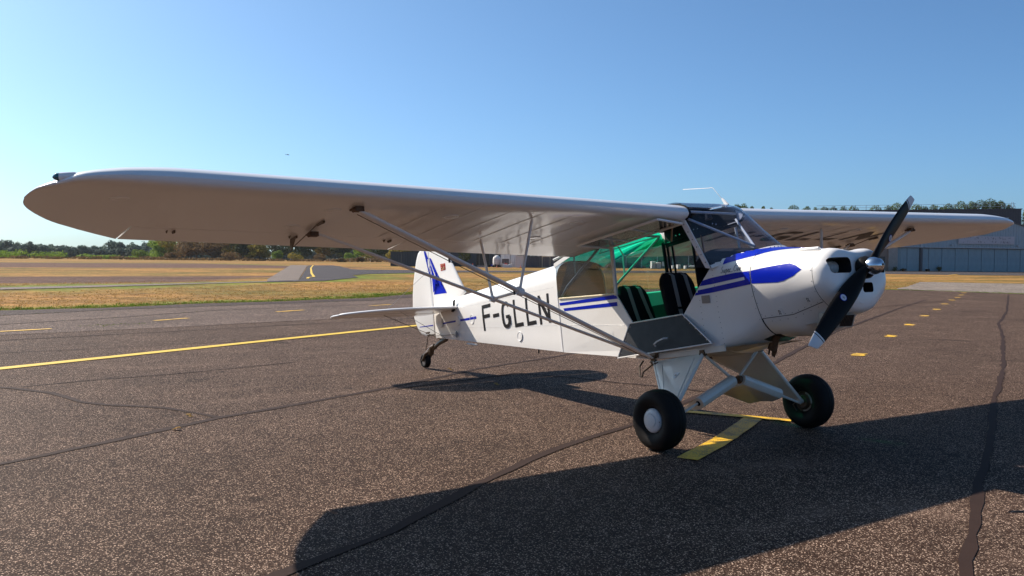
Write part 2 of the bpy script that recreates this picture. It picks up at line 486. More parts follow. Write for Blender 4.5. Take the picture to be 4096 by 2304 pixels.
def build_terrain():
    xs = list(np.arange(-215, -62, 3.0)) + list(np.arange(-62, 20, 1.0))
    ys = list(np.arange(-40, 60, 1.0)) + list(np.arange(60, 230, 3.0))
    def ext(a, far=1500):
        st = 4.0; x = a[-1]; up = []
        while x < far: st *= 1.35; x += st; up.append(x)
        st = 4.0; x = a[0]; dn = []
        while x > -far: st *= 1.35; x -= st; dn.append(x)
        return dn[::-1] + list(a) + up
    xs, ys = ext(xs), ext(ys)
    nx, ny = len(xs), len(ys)
    vs = [(x, y, gz(x, y) - 0.03) for y in ys for x in xs]
    fs = [(j * nx + i, j * nx + i + 1, (j + 1) * nx + i + 1, (j + 1) * nx + i) for j in range(ny - 1) for i in range(nx - 1)]
    me = bpy.data.meshes.new('grass_field')
    me.from_pydata(vs, [], fs)
    me.materials.append(M['grass'])
    at = me.color_attributes.new('band', 'FLOAT_COLOR', 'POINT')
    data = np.zeros((len(vs), 4), dtype=np.float32); data[:, 3] = 1
    k = 0
    for y in ys:
        for x in xs:
            g = hth = 0.0
            if -240 < x < 40 and -60 < y < 260:
                d = seg_d(x, y, EDGE)
                g = max(g, 0.62 - d * 0.16)
                if x > -90:
                    d2 = min(seg_d(x, y, ROADF), seg_d(x, y, ROADN))
                    g = max(g, 0.50 - d2 * 0.10)
                    d3 = seg_d(x, y, [(-45.6, 17.2), (-54.3, 23.7), (-67.2, 31), (-72.9, 38.7)])
                    g = max(g, 0.52 - d3 * 0.10)
                if -64 < x < -44.5 and y < 12 + (-44 - x) * 0.75 and y > -30:
                    hth = max(hth, 0.65 * min(1, (x + 64) / 6, (-44.5 - x + 2) / 4, max(0, (12 + (-44 - x) * 0.75 - y) / 7)))
                if -200 < x < -105 and y < 62:
                    hth = max(hth, 0.60 * min(1, (x + 200) / 20, (-105 - x) / 10, (62 - y) / 10))
                    if x < -135: g = max(g, 0.34)
            data[k, 0] = max(0, g); data[k, 1] = max(0, hth); k += 1
    at.data.foreach_set('color', data.ravel())
    me.shade_smooth()
    o = bpy.data.objects.new('grass_field', me)
    COL.objects.link(o)
    tag(o, 'dry golden grass field with green and heather patches around the apron', None, None, 'structure')
build_terrain()

def sheet(name, poly, mat, off, cell=2.0, label=None, kind='structure', parent=None):
    bm = bmesh.new()
    vv_ = [bm.verts.new((x, y, 0)) for x, y in poly]
    for tri in tessellate_polygon([[Vector((x, y, 0)) for x, y in poly]]):
        try: bm.faces.new([vv_[q] for q in tri])
        except ValueError: pass
    if cell:
        for ax in (0, 1):
            lo = min(p[ax] for p in poly); hi = max(p[ax] for p in poly)
            k = math.ceil(lo / cell)
            while k * cell < hi:
                no = (1, 0, 0) if ax == 0 else (0, 1, 0)
                co = (k * cell, 0, 0) if ax == 0 else (0, k * cell, 0)
                bmesh.ops.bisect_plane(bm, geom=bm.verts[:] + bm.edges[:] + bm.faces[:], plane_co=co, plane_no=no)
                k += 1
    for v in bm.verts:
        v.co.z = gz(v.co.x, v.co.y) + off
    bmesh.ops.recalc_face_normals(bm, faces=bm.faces)
    bm.normal_update()
    for fc in bm.faces:
        if fc.normal.z < 0: fc.normal_flip()
    me = bpy.data.meshes.new(name); bm.to_mesh(me); bm.free()
    me.materials.append(M[mat]); me.shade_smooth()
    o = bpy.data.objects.new(name, me); COL.objects.link(o)
    if parent: o.parent = parent
    else: tag(o, label, None, None, kind)
    return o

def ragged(poly, amp, step=0.7, skip=()):
    out = []
    for i, p in enumerate(poly):
        q = poly[(i + 1) % len(poly)]
        out.append(p)
        if i in skip: continue
        L = math.hypot(q[0] - p[0], q[1] - p[1]); n = int(L / step)
        for k in range(1, n):
            t = k / n
            out.append((p[0] + (q[0] - p[0]) * t + random.uniform(-amp, amp), p[1] + (q[1] - p[1]) * t + random.uniform(-amp, amp)))
    return out

edge_pts = ragged(EDGE, 0.14, 0.8, skip=(len(EDGE) - 1,))
sheet('apron', edge_pts + [(40, -40)], 'apron', 0.0, 2.0, 'coarse brown asphalt parking apron')
# worn taxi strip and shoulder (smoother, paler asphalt along the grass)
sheet('taxi_strip', ragged([(-5.5, -38), (-12.0, -3.9), (-12.4, -1.0), (-13.5, 3.7), (-15.6, 12), (-17.8, 19), (-24, 19.5), (-23.8, 12), (-20.9, 7.6), (-18.6, -0.6), (-17.2, -3.3), (-8.5, -38)], 0.04, 1.5), 'strip', 0.004, 2.0, 'paler worn asphalt strip between the apron and the shoulder')
sheet('shoulder_strip', ragged([(-8.6, -38), (-17.3, -3.3), (-18.7, -0.6), (-21.0, 7.6), (-23.9, 12), (-24.1, 19.4), (-26.9, 19.4), (-26.6, 15.5), (-25.0, 11.6), (-22.6, 8.5), (-21.1, 4.7), (-20.6, 2.0), (-19.45, -0.5), (-19.3, -3.2), (-9.2, -37)], 0.04, 1.5), 'shoulder', 0.006, 2.0, 'dark asphalt shoulder along the green grass edge')
sheet('concrete_pad', ragged([(-22.75, 38.06), (-27.46, 46.7), (-33.3, 57.3), (-27.3, 59.8), (-10, 62), (8, 60), (12, 38), (-16.2, 37.4), (-20.1, 37.3)], 0.12, 1.5), 'concrete', -0.005, 4, 'pale old concrete pad beyond the apron in front of the blue hangar')
sheet('field_road', ROADN + ROADF[::-1], 'taxilight', -0.008, 4, 'narrow grey road crossing the dry grass')
sheet('taxiway', [(-43.6, 13.0), (-45.6, 17.2), (-54.3, 23.7), (-62, 27.0), (-67.2, 31), (-72.9, 38.7), (-76.2, 45.5), (-96.9, 45.2), (-101, 46), (-140, 63.0), (-155.5, 69.2), (-153, 63.3), (-47.8, 16.6), (-45.5, 13.75)], 'taxi', -0.004, 6, 'dark taxiway curving away behind the rudder')
sheet('service_road', [(-76.2, 45.55), (-76.2, 55.6), (-70, 80), (-64.7, 100), (-57.8, 104), (-50, 112), (-46, 124), (-60, 190), (-75.5, 161), (-83.5, 138), (-88, 120), (-90, 95), (-88.5, 70), (-88.5, 56), (-95.0, 48.2), (-96.9, 45.25)], 'taxi', -0.004, 6, 'dark tarmac road leading to the hangars')
sheet('old_taxiway', [(-45.5, 13.75), (-49.96, 15.5), (-157.7, 62.0), (-153.2, 63.25), (-47.8, 16.55)], 'taxilight', -0.006, 6, 'pale old taxiway running away through the field')

def strip(name, pts, w, mat, off=0.004, label=None, jag=0.0, kind='structure', step=0.25, seed=1, parent=None):
    rnd = random.Random(seed)
    P = [Vector((x, y)) for x, y in pts]
    dense = []
    for a, b in zip(P[:-1], P[1:]):
        n = max(1, int((b - a).length / step))
        for k in range(n): dense.append(a.lerp(b, k / n))
    dense.append(P[-1])
    L, Rr = [], []
    wob = 0
    for i, p in enumerate(dense):
        d = (dense[min(i + 1, len(dense) - 1)] - dense[max(i - 1, 0)]).normalized()
        nn = Vector((-d.y, d.x))
        wob = wob * 0.8 + rnd.uniform(-jag, jag) * 0.6
        a = p + nn * (w / 2 * (1 + rnd.uniform(-jag, jag) * 3) + wob * w)
        b = p - nn * (w / 2 * (1 + rnd.uniform(-jag, jag) * 3) - wob * w)
        L.append((a.x, a.y, gz(a.x, a.y) + off)); Rr.append((b.x, b.y, gz(b.x, b.y) + off))
    mb = MB()
    n = len(dense)
    mb.add(L + Rr, [(i, n + i, n + i + 1, i + 1) for i in range(n - 1)])
    o = mb.build(name, mat, parent, smooth=60, recalc=False)
    for f in o.data.polygons:
        if f.normal.z < 0: f.flip()
    if not parent: tag(o, label, None, None, kind)
    return o

# sealed joints and cracks
J = 'sealed_joint'
strip(J, [(-0.6, -7.5), (-1.82, -5.32), (-2.24, -4.47), (-2.83, -3.39), (-3.25, -2.25), (-3.71, -1.14), (-4.55, 0.54), (-5.31, 2.66), (-6.6, 6.2)], 0.075, 'seal', 0.004, 'sealed joint running under the aircraft tail from the left edge', 0.10, seed=2)
strip(J, [(-6.3, -5.4), (-5.62, -4.69), (-5.08, -4.4), (-4.34, -4.25), (-4.04, -4.09), (-3.58, -3.66), (-3.13, -3.5), (-2.85, -3.42)], 0.065, 'seal', 0.0045, 'wandering sealed crack in the left part of the apron', 0.14, seed=3)
strip(J, [(-5.66, -4.6), (-5.84, -3.85), (-5.9, -2.97), (-6.3, -1.2)], 0.03, 'seal', 0.0045, 'thin crack branching from the wandering sealed crack', 0.12, seed=4)
strip(J, [(2.1, -5.9), (1.42, -4.56), (1.09, -3.76), (0.36, -2.58), (0.05, -2.04), (-0.18, -1.59), (-0.33, -1.18), (-0.61, -0.41), (-1.4, 1.2), (-2.2, 2.8), (-2.95, 4.36), (-4.12, 6.46), (-5.81, 9.7), (-8.1, 14.4), (-13.8, 25.96)], 0.075, 'seal', 0.005, 'broad sealed joint crossing the wing shadow and passing under the main wheels', 0.12, seed=5)
strip(J, [(4.1, -3.2), (3.27, -1.69), (3.04, -1.24), (2.66, -0.51), (2.05, 0.71), (1.22, 2.36), (0.23, 4.31), (-1.06, 6.94), (-3.64, 11.88), (-5.39, 15.0), (-7.98, 20.35), (-11.14, 26.54), (-15, 34)], 0.062, 'seal', 0.0045, 'long sealed joint running away at the right edge', 0.17, seed=6)
strip(J, [(-3.55, -1.2), (-3.9, 0.4), (-3.99, 0.76), (-3.38, 1.11), (-2.68, 1.33), (-2.33, 1.5), (-1.6, 1.75)], 0.045, 'seal', 0.006, 'thin sealed crack across the shadow of the tail', 0.12, seed=7)
strip(J, [(-6.2, -14), (-9.16, -4.33), (-9.2, -1.61), (-9.3, 2.2), (-10.4, 8)], 0.03, 'seal', 0.004, 'thin seam beyond the solid yellow line', 0.1, seed=8)
strip(J, [(-7.2, -20), (-11.0, -4.5), (-11.57, -0.82), (-12.59, 4.08), (-14.2, 11)], 0.05, 'seal', 0.004, 'thin dark seam along the edge of the coarse asphalt', 0.1, seed=9)
strip(J, [(-10.5, -16), (-14.39, -3.62), (-15.59, -1.21), (-17.42, 1.55), (-18.54, 6.34), (-20.2, 13)], 0.06, 'seal', 0.009, 'weedy crack in the worn taxi strip', 0.12, seed=10)
strip(J, [(-9.5, 13.2), (-12.4, 24.0), (-13.2, 27.5)], 0.06, 'seal', 0.006, 'short sealed joint in the far right of the apron', 0.15, seed=12)

# yellow paint
strip('yellow_line', [(-4.6, -11.0), (-7.35, -4.60), (-10.72, 3.15), (-11.6, 5.2)], 0.20, 'yellow2', 0.008, 'solid yellow line crossing the apron behind the tailplane', 0.015)
T = [(-0.30, 0.92), (0.215, -0.03), (0.66, -0.98)]
strip('parking_mark_stem', T, 0.175, 'yellow', 0.008, 'broad worn yellow bar of the T mark under the aircraft nose', 0.02, step=.2)
strip('parking_mark_bar', [(-0.92, 0.50), (-0.66, 0.66), (0.02, 1.06)], 0.12, 'yellow', 0.012, 'cross bar of the yellow T mark between the main wheels', 0.03)
for i, (a, b) in enumerate([((-12.71, -3.85), (-12.95, -3.0)), ((-14.23, -0.87), (-14.73, -0.03)), ((-16.13, 2.48), (-16.62, 3.39)), ((-17.85, 5.83), (-18.3, 6.75)), ((-19.5, 9.2), (-20.0, 10.1))]):
    strip('yellow_dash', [a, b], 0.13, 'yellow', 0.010, ['yellow dash at the left edge of the worn strip', 'second yellow dash from the left on the worn strip', 'yellow dash below the wing strut on the worn strip', 'yellow dash just left of the rudder', 'yellow dash hidden behind the fuselage'][i], 0.02)
dd = [(-1.60, 3.2), (-3.14, 6.66), (-4.82, 10.05), (-6.29, 13.0), (-7.9, 16.2), (-9.53, 19.47), (-11.4, 23.1), (-13.13, 26.47), (-14.58, 29.4), (-16.07, 32.3), (-17.67, 35.3)]
for i, (x, y) in enumerate(dd):
    d = Vector((-0.42, 0.91)) * (0.20 if i else 0.15)
    strip('yellow_dash', [(x - d.x, y - d.y), (x + d.x, y + d.y)], 0.19, 'yellow3', 0.008, 'short yellow dash number %s beyond the propeller, counted from the aircraft' % ['one', 'two', 'three', 'four', 'five', 'six', 'seven', 'eight', 'nine', 'ten', 'eleven'][i], 0.10, step=.05, seed=40 + i)
strip('taxiway_line', [(-50.7, 18.4), (-54.0, 19.9), (-55.8, 21.1), (-70, 27.2), (-110, 44.8), (-153.6, 64.5)], 0.18, 'yellow2', 0.02, 'yellow centre line of the far taxiway', 0.0, step=3)
strip('taxiway_line', [(-54.2, 96.8), (-57.8, 104.4), (-59.5, 108)], 0.3, 'yellow', 0.02, 'short yellow line on the tarmac in front of the blue hangar', 0.0)

# ---------------------------------------------------------------- aircraft
L2G = Matrix(((0.98225, 0, -0.18757), (0, 1, 0), (0.18757, 0, 0.98225)))
RW = Matrix(((0.99985, 0.0, 0.01709), (0.00007, 0.99999, -0.00419), (-0.01709, 0.00419, 0.99985)))
MAIR = (RW @ L2G).to_4x4()
MAIR.translation = RW @ Vector((0, 0, 1.91650))
PLANE = thing('light_aircraft', 'white high wing light aircraft with blue stripes parked on its tailwheel', 'aircraft')
PLANE.matrix_world = MAIR @ Matrix.Translation(BASE)

def catmull(pts, n):
    P = [Vector(p) for p in pts]
    P = [P[0] * 2 - P[1]] + P + [P[-1] * 2 - P[-2]]
    P[0] = Vector((-P[2].x, P[2].y)) if len(P[0]) == 2 and abs(P[1].x) < 1e-6 else P[0]
    dense = []
    for i in range(1, len(P) - 2):
        for k in range(12):
            t = k / 12
            a, b, c, d = P[i - 1], P[i], P[i + 1], P[i + 2]
            dense.append(0.5 * ((2 * b) + (c - a) * t + (2 * a - 5 * b + 4 * c - d) * t * t + (3 * b - a - 3 * c + d) * t ** 3))
    dense.append(P[-2])
    L = [0]
    for a, b in zip(dense[:-1], dense[1:]): L.append(L[-1] + (b - a).length)
    out = []; j = 0
    for k in range(n):
        s_ = L[-1] * k / (n - 1)
        while j < len(L) - 2 and L[j + 1] < s_: j += 1
        t = (s_ - L[j]) / max(L[j + 1] - L[j], 1e-9)
        out.append(dense[j].lerp(dense[j + 1], min(1, t)))
    return out

NS = 40
SEC = {  # half sections (|y|, z) from the top centre line to the belly
 0.164: [(0, -.335), (.1, -.345), (.2, -.38), (.28, -.425), (.33, -.475), (.346, -.54), (.346, -.7), (.346, -.86), (.346, -1.0), (.346, -1.10), (.33, -1.165), (.22, -1.205), (.1, -1.225), (0, -1.23)],
 0.38: [(0, -.37), (.12, -.38), (.22, -.41), (.30, -.455), (.35, -.51), (.372, -.58), (.37, -.72), (.36, -.86), (.345, -.98), (.335, -1.07), (.30, -1.135), (.2, -1.175), (.1, -1.195), (0, -1.20)],
 0.62: [(0, -.41), (.13, -.418), (.262, -.455), (.345, -.51), (.385, -.57), (.403, -.64), (.398, -.75), (.373, -.86), (.337, -.96), (.312, -1.014), (.26, -1.07), (.2, -1.108), (.1, -1.135), (0, -1.14)],
 0.90: [(0, -.465), (.13, -.47), (.255, -.495), (.335, -.54), (.38, -.60), (.40, -.665), (.396, -.76), (.366, -.86), (.325, -.94), (.298, -.985), (.25, -1.06), (.2, -1.115), (.1, -1.155), (0, -1.16)],
 1.19: [(0, -.53), (.12, -.528), (.22, -.535), (.31, -.575), (.36, -.63), (.388, -.69), (.388, -.79), (.362, -.85), (.32, -.9), (.27, -.94), (.22, -.975), (.16, -1.01), (.08, -1.03), (0, -1.035)],
}
SK = sorted(SEC)
SR = {k: catmull(SEC[k], NS) for k in SK}
def section(x):
    if x <= SK[0]: return [p.copy() for p in SR[SK[0]]]
    if x >= SK[-1]: return [p.copy() for p in SR[SK[-1]]]
    for a, b in zip(SK[:-1], SK[1:]):
        if a <= x <= b:
            t = (x - a) / (b - a)
            return [p.lerp(q, t) for p, q in zip(SR[a], SR[b])]
def ring(x, half):
    return [Vector((x, -p.x, p.y)) for p in half] + [Vector((x, p.x, p.y)) for p in half[-2:0:-1]]

def loft_cowl(name, x0, x1, n, i0, i1, mat, parent, shift=0.0, thick=0.004):
    """part of the skin between section indices i0..i1 (per side), closed over the top or bottom centre"""
    mb = MB()
    rows = []
    for k in range(n + 1):
        x = x0 + (x1 - x0) * k / n
        h = section(x)
        if i0 == 0:
            rows.append([Vector((x, -p.x, p.y)) for p in h[i1::-1]] + [Vector((x, p.x, p.y)) for p in h[1:i1 + 1]])
        else:
            rows.append([Vector((x, -p.x, p.y)) for p in h[i0:i1 + 1]] + [Vector((x, p.x, p.y)) for p in h[i1 - 1:i0 - 1:-1]])
    mb.loft(rows, False, False)
    o = mb.build(name, mat, parent, 40)
    return o

bvh_all = []
def bvh_of(o):
    me = o.data
    return BVHTree.FromPolygons([v.co.copy() for v in me.vertices], [tuple(p.vertices) for p in me.polygons])

# forward fuselage skin (boot cowl), upper cowling, lower cowling
boot = loft_cowl('boot_cowl', 0.164, 0.616, 60, 0, NS - 1, 'white', PLANE)
bm = bmesh.new(); bm.from_mesh(boot.data)
def in_screen(c, m_=-.004):
    s_ = min(1.0, abs(c.y) / .343)
    return c.z > -.53 and c.x < .164 + .466 * (1 - s_ ** 2.3) - m_
bmesh.ops.delete(bm, geom=[f for f in bm.faces if in_screen(f.calc_center_median()) or (f.calc_center_median().x > .50 and abs(f.calc_center_median().y) < .20 and f.calc_center_median().z < -1)], context='FACES')
bm.to_mesh(boot.data); bm.free()
SEAM = 27
up_c = loft_cowl('upper_cowling', 0.622, 1.186, 14, 0, SEAM, 'white', PLANE)
lo_c = loft_cowl('lower_cowling', 0.628, 1.186, 14, SEAM, NS - 1, 'white', PLANE)
bm = bmesh.new(); bm.from_mesh(lo_c.data)
bmesh.ops.delete(bm, geom=[f for f in bm.faces if f.calc_center_median().x < .71 - abs(f.calc_center_median().y) * .3 and abs(f.calc_center_median().y) < .20], context='FACES')
bm.to_mesh(lo_c.data); bm.free()
def near_s(x, y, z):
    h = section(x)
    best = min(range(len(h)), key=lambda i: (h[i].x - y) ** 2 + (h[i].y - z) ** 2)
    return best
def sec_pt(x, i, side, off):
    h = section(x)
    i = max(0.0, min(len(h) - 1.001, i)); k = int(i); f = i - k
    p = h[k].lerp(h[k + 1], f); t = (h[k + 1] - h[k]).normalized()
    n_ = Vector((-t.y, t.x))
    if n_.dot(p - Vector((0, -.78))) < 0: n_ = -n_
    p = p + n_ * off
    return Vector((x, side * p.x, p.y))
for side in (-1, 1):
    mb = MB()
    mb.tube([sec_pt(.63 + .55 * k / 20, SEAM, side, .0008) for k in range(21)], .0022, 6)
    mb.build('cowling_joint', 'dash', PLANE)
# slight inner step at the seams
mb = MB()
for x0, x1, sc in ((0.60, 0.64, 0.992), (1.17, 1.20, 0.99)):
    mb = MB()
    rows = []
    for x in (x0, x1):
        h = section(x)
        rows.append(ring(x, [Vector((p.x * sc, -0.75 + (p.y + 0.75) * sc)) for p in h]))
    mb.loft(rows, True, False)
    mb.build('cowling_seam', 'dash', PLANE, 40)
# firewall and closing belly behind the lower cowling (exhaust opening)
mb = MB(); mb.prism(ring(0.628, [Vector((p.x * .98, -0.75 + (p.y + .75) * .98)) for p in section(0.628)]), (-0.01, 0, 0)); mb.build('firewall', 'oily', PLANE, 30)
mb = MB()
mb.loft([[Vector((x, -y, z)) for y, z in ((.0, -1.13), (.001, -1.15))] for x in (.63, .70)], False, False)
# lip bulge under the lower cowl
rows = []
for k in range(9):
    x = 0.70 + 0.36 * k / 8
    b = math.sin(math.pi * min(1, k / 8)) ** 0.8
    rows.append([Vector((x, y, -1.12 - 0.045 * b * (1 - (y / 0.23) ** 2) + (0.05 * (abs(y) / .23) ** 2))) for y in (-.23, -.17, -.1, 0, .1, .17, .23)])
mb2 = MB(); mb2.loft(rows, False, False); mb2.build('cowling_lip', 'white', PLANE, 60)

# nose bowl with real air inlets cut into it
mb = MB()
rows = []
base = [Vector(p) for p in catmull([(0, -.545), (.09, -.538), (.17, -.527), (.24, -.530), (.31, -.57), (.36, -.63), (.388, -.69), (.388, -.79), (.362, -.85), (.32, -.9), (.27, -.94), (.22, -.975), (.16, -1.01), (.08, -1.03), (0, -1.035)], NS)]
for x, f in ((1.19, 1.0), (1.215, .997), (1.24, .985), (1.265, .962), (1.288, .925), (1.305, .875), (1.318, .80), (1.327, .68), (1.331, .5), (1.333, .25)):
    rows.append(ring(x + 0.0, [Vector((p.x * f, -0.78 + (p.y + 0.78) * f)) for p in base]))
mb.loft(rows, True, True)
bowl = mb.build('nose_bowl', ['white', 'dash'], PLANE, 45)
def rbox_cut(yc, zc, w, h, r, x0=1.16, x1=1.45):
    pts = []
    for cx, cz, a0 in ((w / 2 - r, h / 2 - r, 0), (-w / 2 + r, h / 2 - r, 90), (-w / 2 + r, -h / 2 + r, 180), (w / 2 - r, -h / 2 + r, 270)):
        for k in range(6):
            a = R(a0 + k * 18)
            pts.append(Vector((x0, yc + cx + r * math.cos(a), zc + cz + r * math.sin(a))))
    c = MB(); c.prism(pts, (x1 - x0, 0, 0), 0)
    o = c.build('cutter', ['dash'], PLANE, 0)
    return o
for args in ((-.225, -.672, .225, .118, .035), (.225, -.672, .225, .118, .035), (.06, -.842, .13, .075, .022)):
    cut = rbox_cut(*args)
    md = bowl.modifiers.new('cut', 'BOOLEAN'); md.object = cut; md.operation = 'DIFFERENCE'; md.solver = 'EXACT'; md.material_mode = 'TRANSFER'
    dg = bpy.context.evaluated_depsgraph_get(); dg.update()
    nm = bpy.data.meshes.new_from_object(bowl.evaluated_get(dg))
    bowl.modifiers.clear(); bowl.data = nm
    bpy.data.objects.remove(cut)
bowl.data.set_sharp_from_angle(angle=R(35))
# cylinder fins seen through the inlets
for sgn in (-1, 1):
    mb = MB()
    for k in range(11):
        mb.lathe((1.175, sgn * (.125 + .017 * k), -.672), (0, 1, 0), [(0, .052), (.004, .054), (.005, .030), (.016, .030)], 14)
    mb.build('cylinder_fins', 'strut', bowl, 20)['kind'] = 'stuff'
mb = MB()
mb.lathe((1.322, -.03, -.925), (1, 0, 0), [(0, .040), (.006, .040), (.007, .034), (.004, .033)], 20)
mb.build('access_ring', 'white', bowl, 30)

# windscreen
def wsS(t):  # boundary curve along the side, t 0..1
    pts = [(.164, -.50), (.05, -.28), (-.06, -.06), (-.045, -.03), (0.0, 0.0), (-.01, .035), (-.05, .075), (-.15, .112), (-.35, .128)]
    return catm3(pts, t)
def wsC(t):
    pts = [(.63, -.41), (.44, -.235), (.27, -.07), (.18, .005), (.11, .045), (.04, .072), (-.04, .092), (-.15, .112), (-.35, .128)]
    return catm3(pts, t)
def catm3(pts, t):
    u = t * (len(pts) - 1); i = min(int(u), len(pts) - 2); f = u - i
    P = [Vector(p) for p in pts]
    a = P[i - 1] if i > 0 else P[0] * 2 - P[1]; d = P[i + 2] if i + 2 < len(P) else P[-1] * 2 - P[-2]
    b, c = P[i], P[i + 1]
    return 0.5 * ((2 * b) + (c - a) * f + (2 * a - 5 * b + 4 * c - d) * f * f + (3 * b - a - 3 * c + d) * f ** 3)
WY = 0.343
def wspt(t, s):
    a, c = wsS(t), wsC(t)
    p = a + (c - a) * (1 - abs(s) ** 2.3)
    yy = WY * s
    return Vector((p.x, yy, p.y))
mb = MB()
NT, NSs = 32, 24
mb.loft([[wspt(i / NT, -1 + 2 * k / NSs) for k in range(NSs + 1)] for i in range(NT + 1)], False, False)
mb.build('windscreen', 'screen', PLANE, 60)
# base retainer strip of the windscreen
basec = [wspt(0, -1 + 2 * k / 30) for k in range(31)]
mb = MB()
prof = []
for i, p in enumerate(basec):
    q = Vector((p.x + 0.030, p.y * 1.060, p.z - 0.021))
    e = Vector((p.x - 0.006, p.y * .985, p.z + 0.010))
    prof.append([e, e + Vector((0.002, p.y * 0.01, 0.006)), q + Vector((.003, p.y * 0.01, .006)), q])
mb.loft(prof, True, True)
mb.build('windscreen_retainer', 'white', PLANE, 50)
# glareshield and instrument panel
mb = MB()
rows = []
for x, dz in ((-0.02, .0), (.08, .0), (.18, -.004), (.30, -.03), (.42, -.06), (.50, -.07), (.57, -.08), (.61, -.09)):
    w = .335 * (max(0.02, 1 - max(0, (x - .10) / .53)) ** .5)
    top = -.310 - max(0, x) * .165
    rows.append([Vector((x, w * math.sin(a), top - (1 - math.cos(a)) * 0.20 * (w / .33))) for a in [R(-80 + 160 * k / 20) for k in range(21)]])
mb.loft(rows, False, False)
r0 = rows[0]
mb.add(r0 + [Vector((-.02, .33, -.62)), Vector((-.02, -.33, -.62))], [tuple(range(len(r0) + 2))])
mb.build('instrument_panel', 'dash', PLANE, 40)
for yy, zz, rr in ((-.2, -.44, .035), (-.11, -.42, .035), (-.02, -.42, .035), (.08, -.42, .035), (.18, -.45, .035)):
    mb = MB(); mb.lathe((-.022, yy, zz), (-1, 0, 0), [(0, rr), (.012, rr), (.012, rr * .85), (.006, rr * .8)], 16); mb.build('gauge', 'steel', PLANE, 30)

# ---- cabin and rear fuselage
def zlo(x):
    return np.interp(x, [-4.74, -1.72, -.6, .164], [-.605, -1.052, -1.205, -1.175])
def hw(x):
    return .345 if x > -1.7 else max(.345 + .0955 * (x + 1.7), .02)
def zsh(x): return np.interp(x, [-4.8, -1.92], [-.315, -.40])
def zrd(x): return np.interp(x, [-4.8, -4.1, -3.86, -3.06, -2.33, -1.92], [-.17, -.152, -.147, -.124, -.108, -.098])
# rear fuselage loft
rows = []
xs = [-1.92, -2.1, -2.4, -2.7, -3.0, -3.3, -3.6, -3.9, -4.2, -4.5, -4.74, -4.80]
for x in xs:
    w, zl, zs_, zr = hw(x), zlo(x), zsh(x), zrd(x)
    e = np.interp(x, [-4.5, -1.92], [1.9, 3.2])
    half = []
    na = 12
    for k in range(na + 1):
        a = R(90 * k / na)
        half.append(Vector((w * math.sin(a) ** (2 / e), zs_ + (zr - zs_) * math.cos(a) ** (2 / e))))
    ns = 8
    for k in range(1, ns + 1):
        z = zs_ + (zl - zs_) * k / ns
        half.append(Vector((w + 0.004 * math.sin(k / ns * math.pi * 2) * min(1, w / .2), z)))
    half[-1] = Vector((w - .008, zl))
    for k in range(1, 4):
        half.append(Vector(((w - .008) * (1 - k / 3), zl - 0.004 * k)))
    half[-1].x = 0
    rows.append(ring(x, half))
mb = MB(); mb.loft(rows, True, False)
nr = len(rows[0]); mb.add(rows[-1], [tuple(range(nr))])
rear = mb.build('rear_fuselage', 'white', PLANE, 35)
bv_rear = bvh_of(rear)
mb = MB(); mb.prism([Vector((-1.935, p.y * .985, -.6 + (p.z + .6) * .985)) for p in rows[0]], (-.004, 0, 0)); mb.build('added_bulkhead', 'carpet', PLANE, 0)  # added black closing panel, keeps the view into the rear window dark

# cabin sides
OPEN_S = [(-1.92, zlo(-1.92)), (-1.92, -.487), (-1.03, -.562), (-.845, -.852), (-.20, -.852), (.036, -.62), (.164, -.505), (.17, -1.172), (-.6, zlo(-.6))]
CLOSED = [(-1.92, zlo(-1.92)), (-1.92, -.487), (-1.03, -.545), (.036, -.60), (.164, -.505), (.17, -1.172), (-.6, zlo(-.6))]
def side_y(x): return hw(x)
mb = MB(); mb.prism([(x, -side_y(x), z) for x, z in OPEN_S], (0, 0.012, 0)); side_s = mb.build('cabin_side', 'white', PLANE, 0)
side_s['label'] = 'cabin side with the open door'
mb = MB(); mb.prism([(x, side_y(x), z) for x, z in CLOSED], (0, -0.012, 0)); mb.build('cabin_side', ['white'], PLANE, 0)
mb = MB(); mb.prism([(x, side_y(x) - .016, z) for x, z in CLOSED if True], (0, -0.004, 0)); mb.build('cabin_lining', 'inner', PLANE, 0)
mb = MB(); mb.prism([(-1.85, .318, -1.02), (-1.25, .318, -.66), (.1, .318, -.66), (.12, .318, -1.1)], (0, -.004, 0)); mb.build('side_panel', 'carpet', PLANE, 0)
mb = MB()
mb.add([(-1.92, -.325, zlo(-1.92)), (-1.92, .325, zlo(-1.92)), (-.6, .345, zlo(-.6)), (-.6, -.345, zlo(-.6)), (.20, -.335, -1.172), (.20, .335, -1.172)], [(0, 1, 2, 3), (3, 2, 5, 4)])
mb.add([(-1.6, -.33, -1.0), (-1.6, .33, -1.0), (.1, .33, -1.02), (.1, -.33, -1.02)], [(0, 1, 2, 3)], 1)
mb.build('cabin_floor', ['belly', 'carpet'], PLANE, 0)
mb = MB(); mb.add([(-1.9, -.3, -1.0), (-1.9, .3, -1.0), (-1.9, .3, -.45), (-1.9, -.3, -.45)], [(0, 1, 2, 3)]); mb.build('baggage_panel', 'carpet', PLANE, 0)
# belly fairing behind the firewall, stained
mb = MB()
rows = []
for x, zc in ((.50, -1.165), (.42, -1.185), (.3, -1.205), (.16, -1.225), (0, -1.24), (-.15, -1.235), (-.33, -1.215), (-.6, -1.207)):
    w = .33
    rows.append([Vector((x, y * w, -1.172 + (zc + 1.172) * (1 - abs(y) ** 2.5))) for y in (-1, -.8, -.5, -.2, 0, .2, .5, .8, 1)])
mb.loft(rows, False, False)
mb.build('belly_panel', 'belly', PLANE, 60)
# side sill channel under the door
mb = MB(); mb.box((-.2, -.352, -1.178), (.86, .016, .05)); mb.build('lower_longeron_cover', 'gear', PLANE, 0)
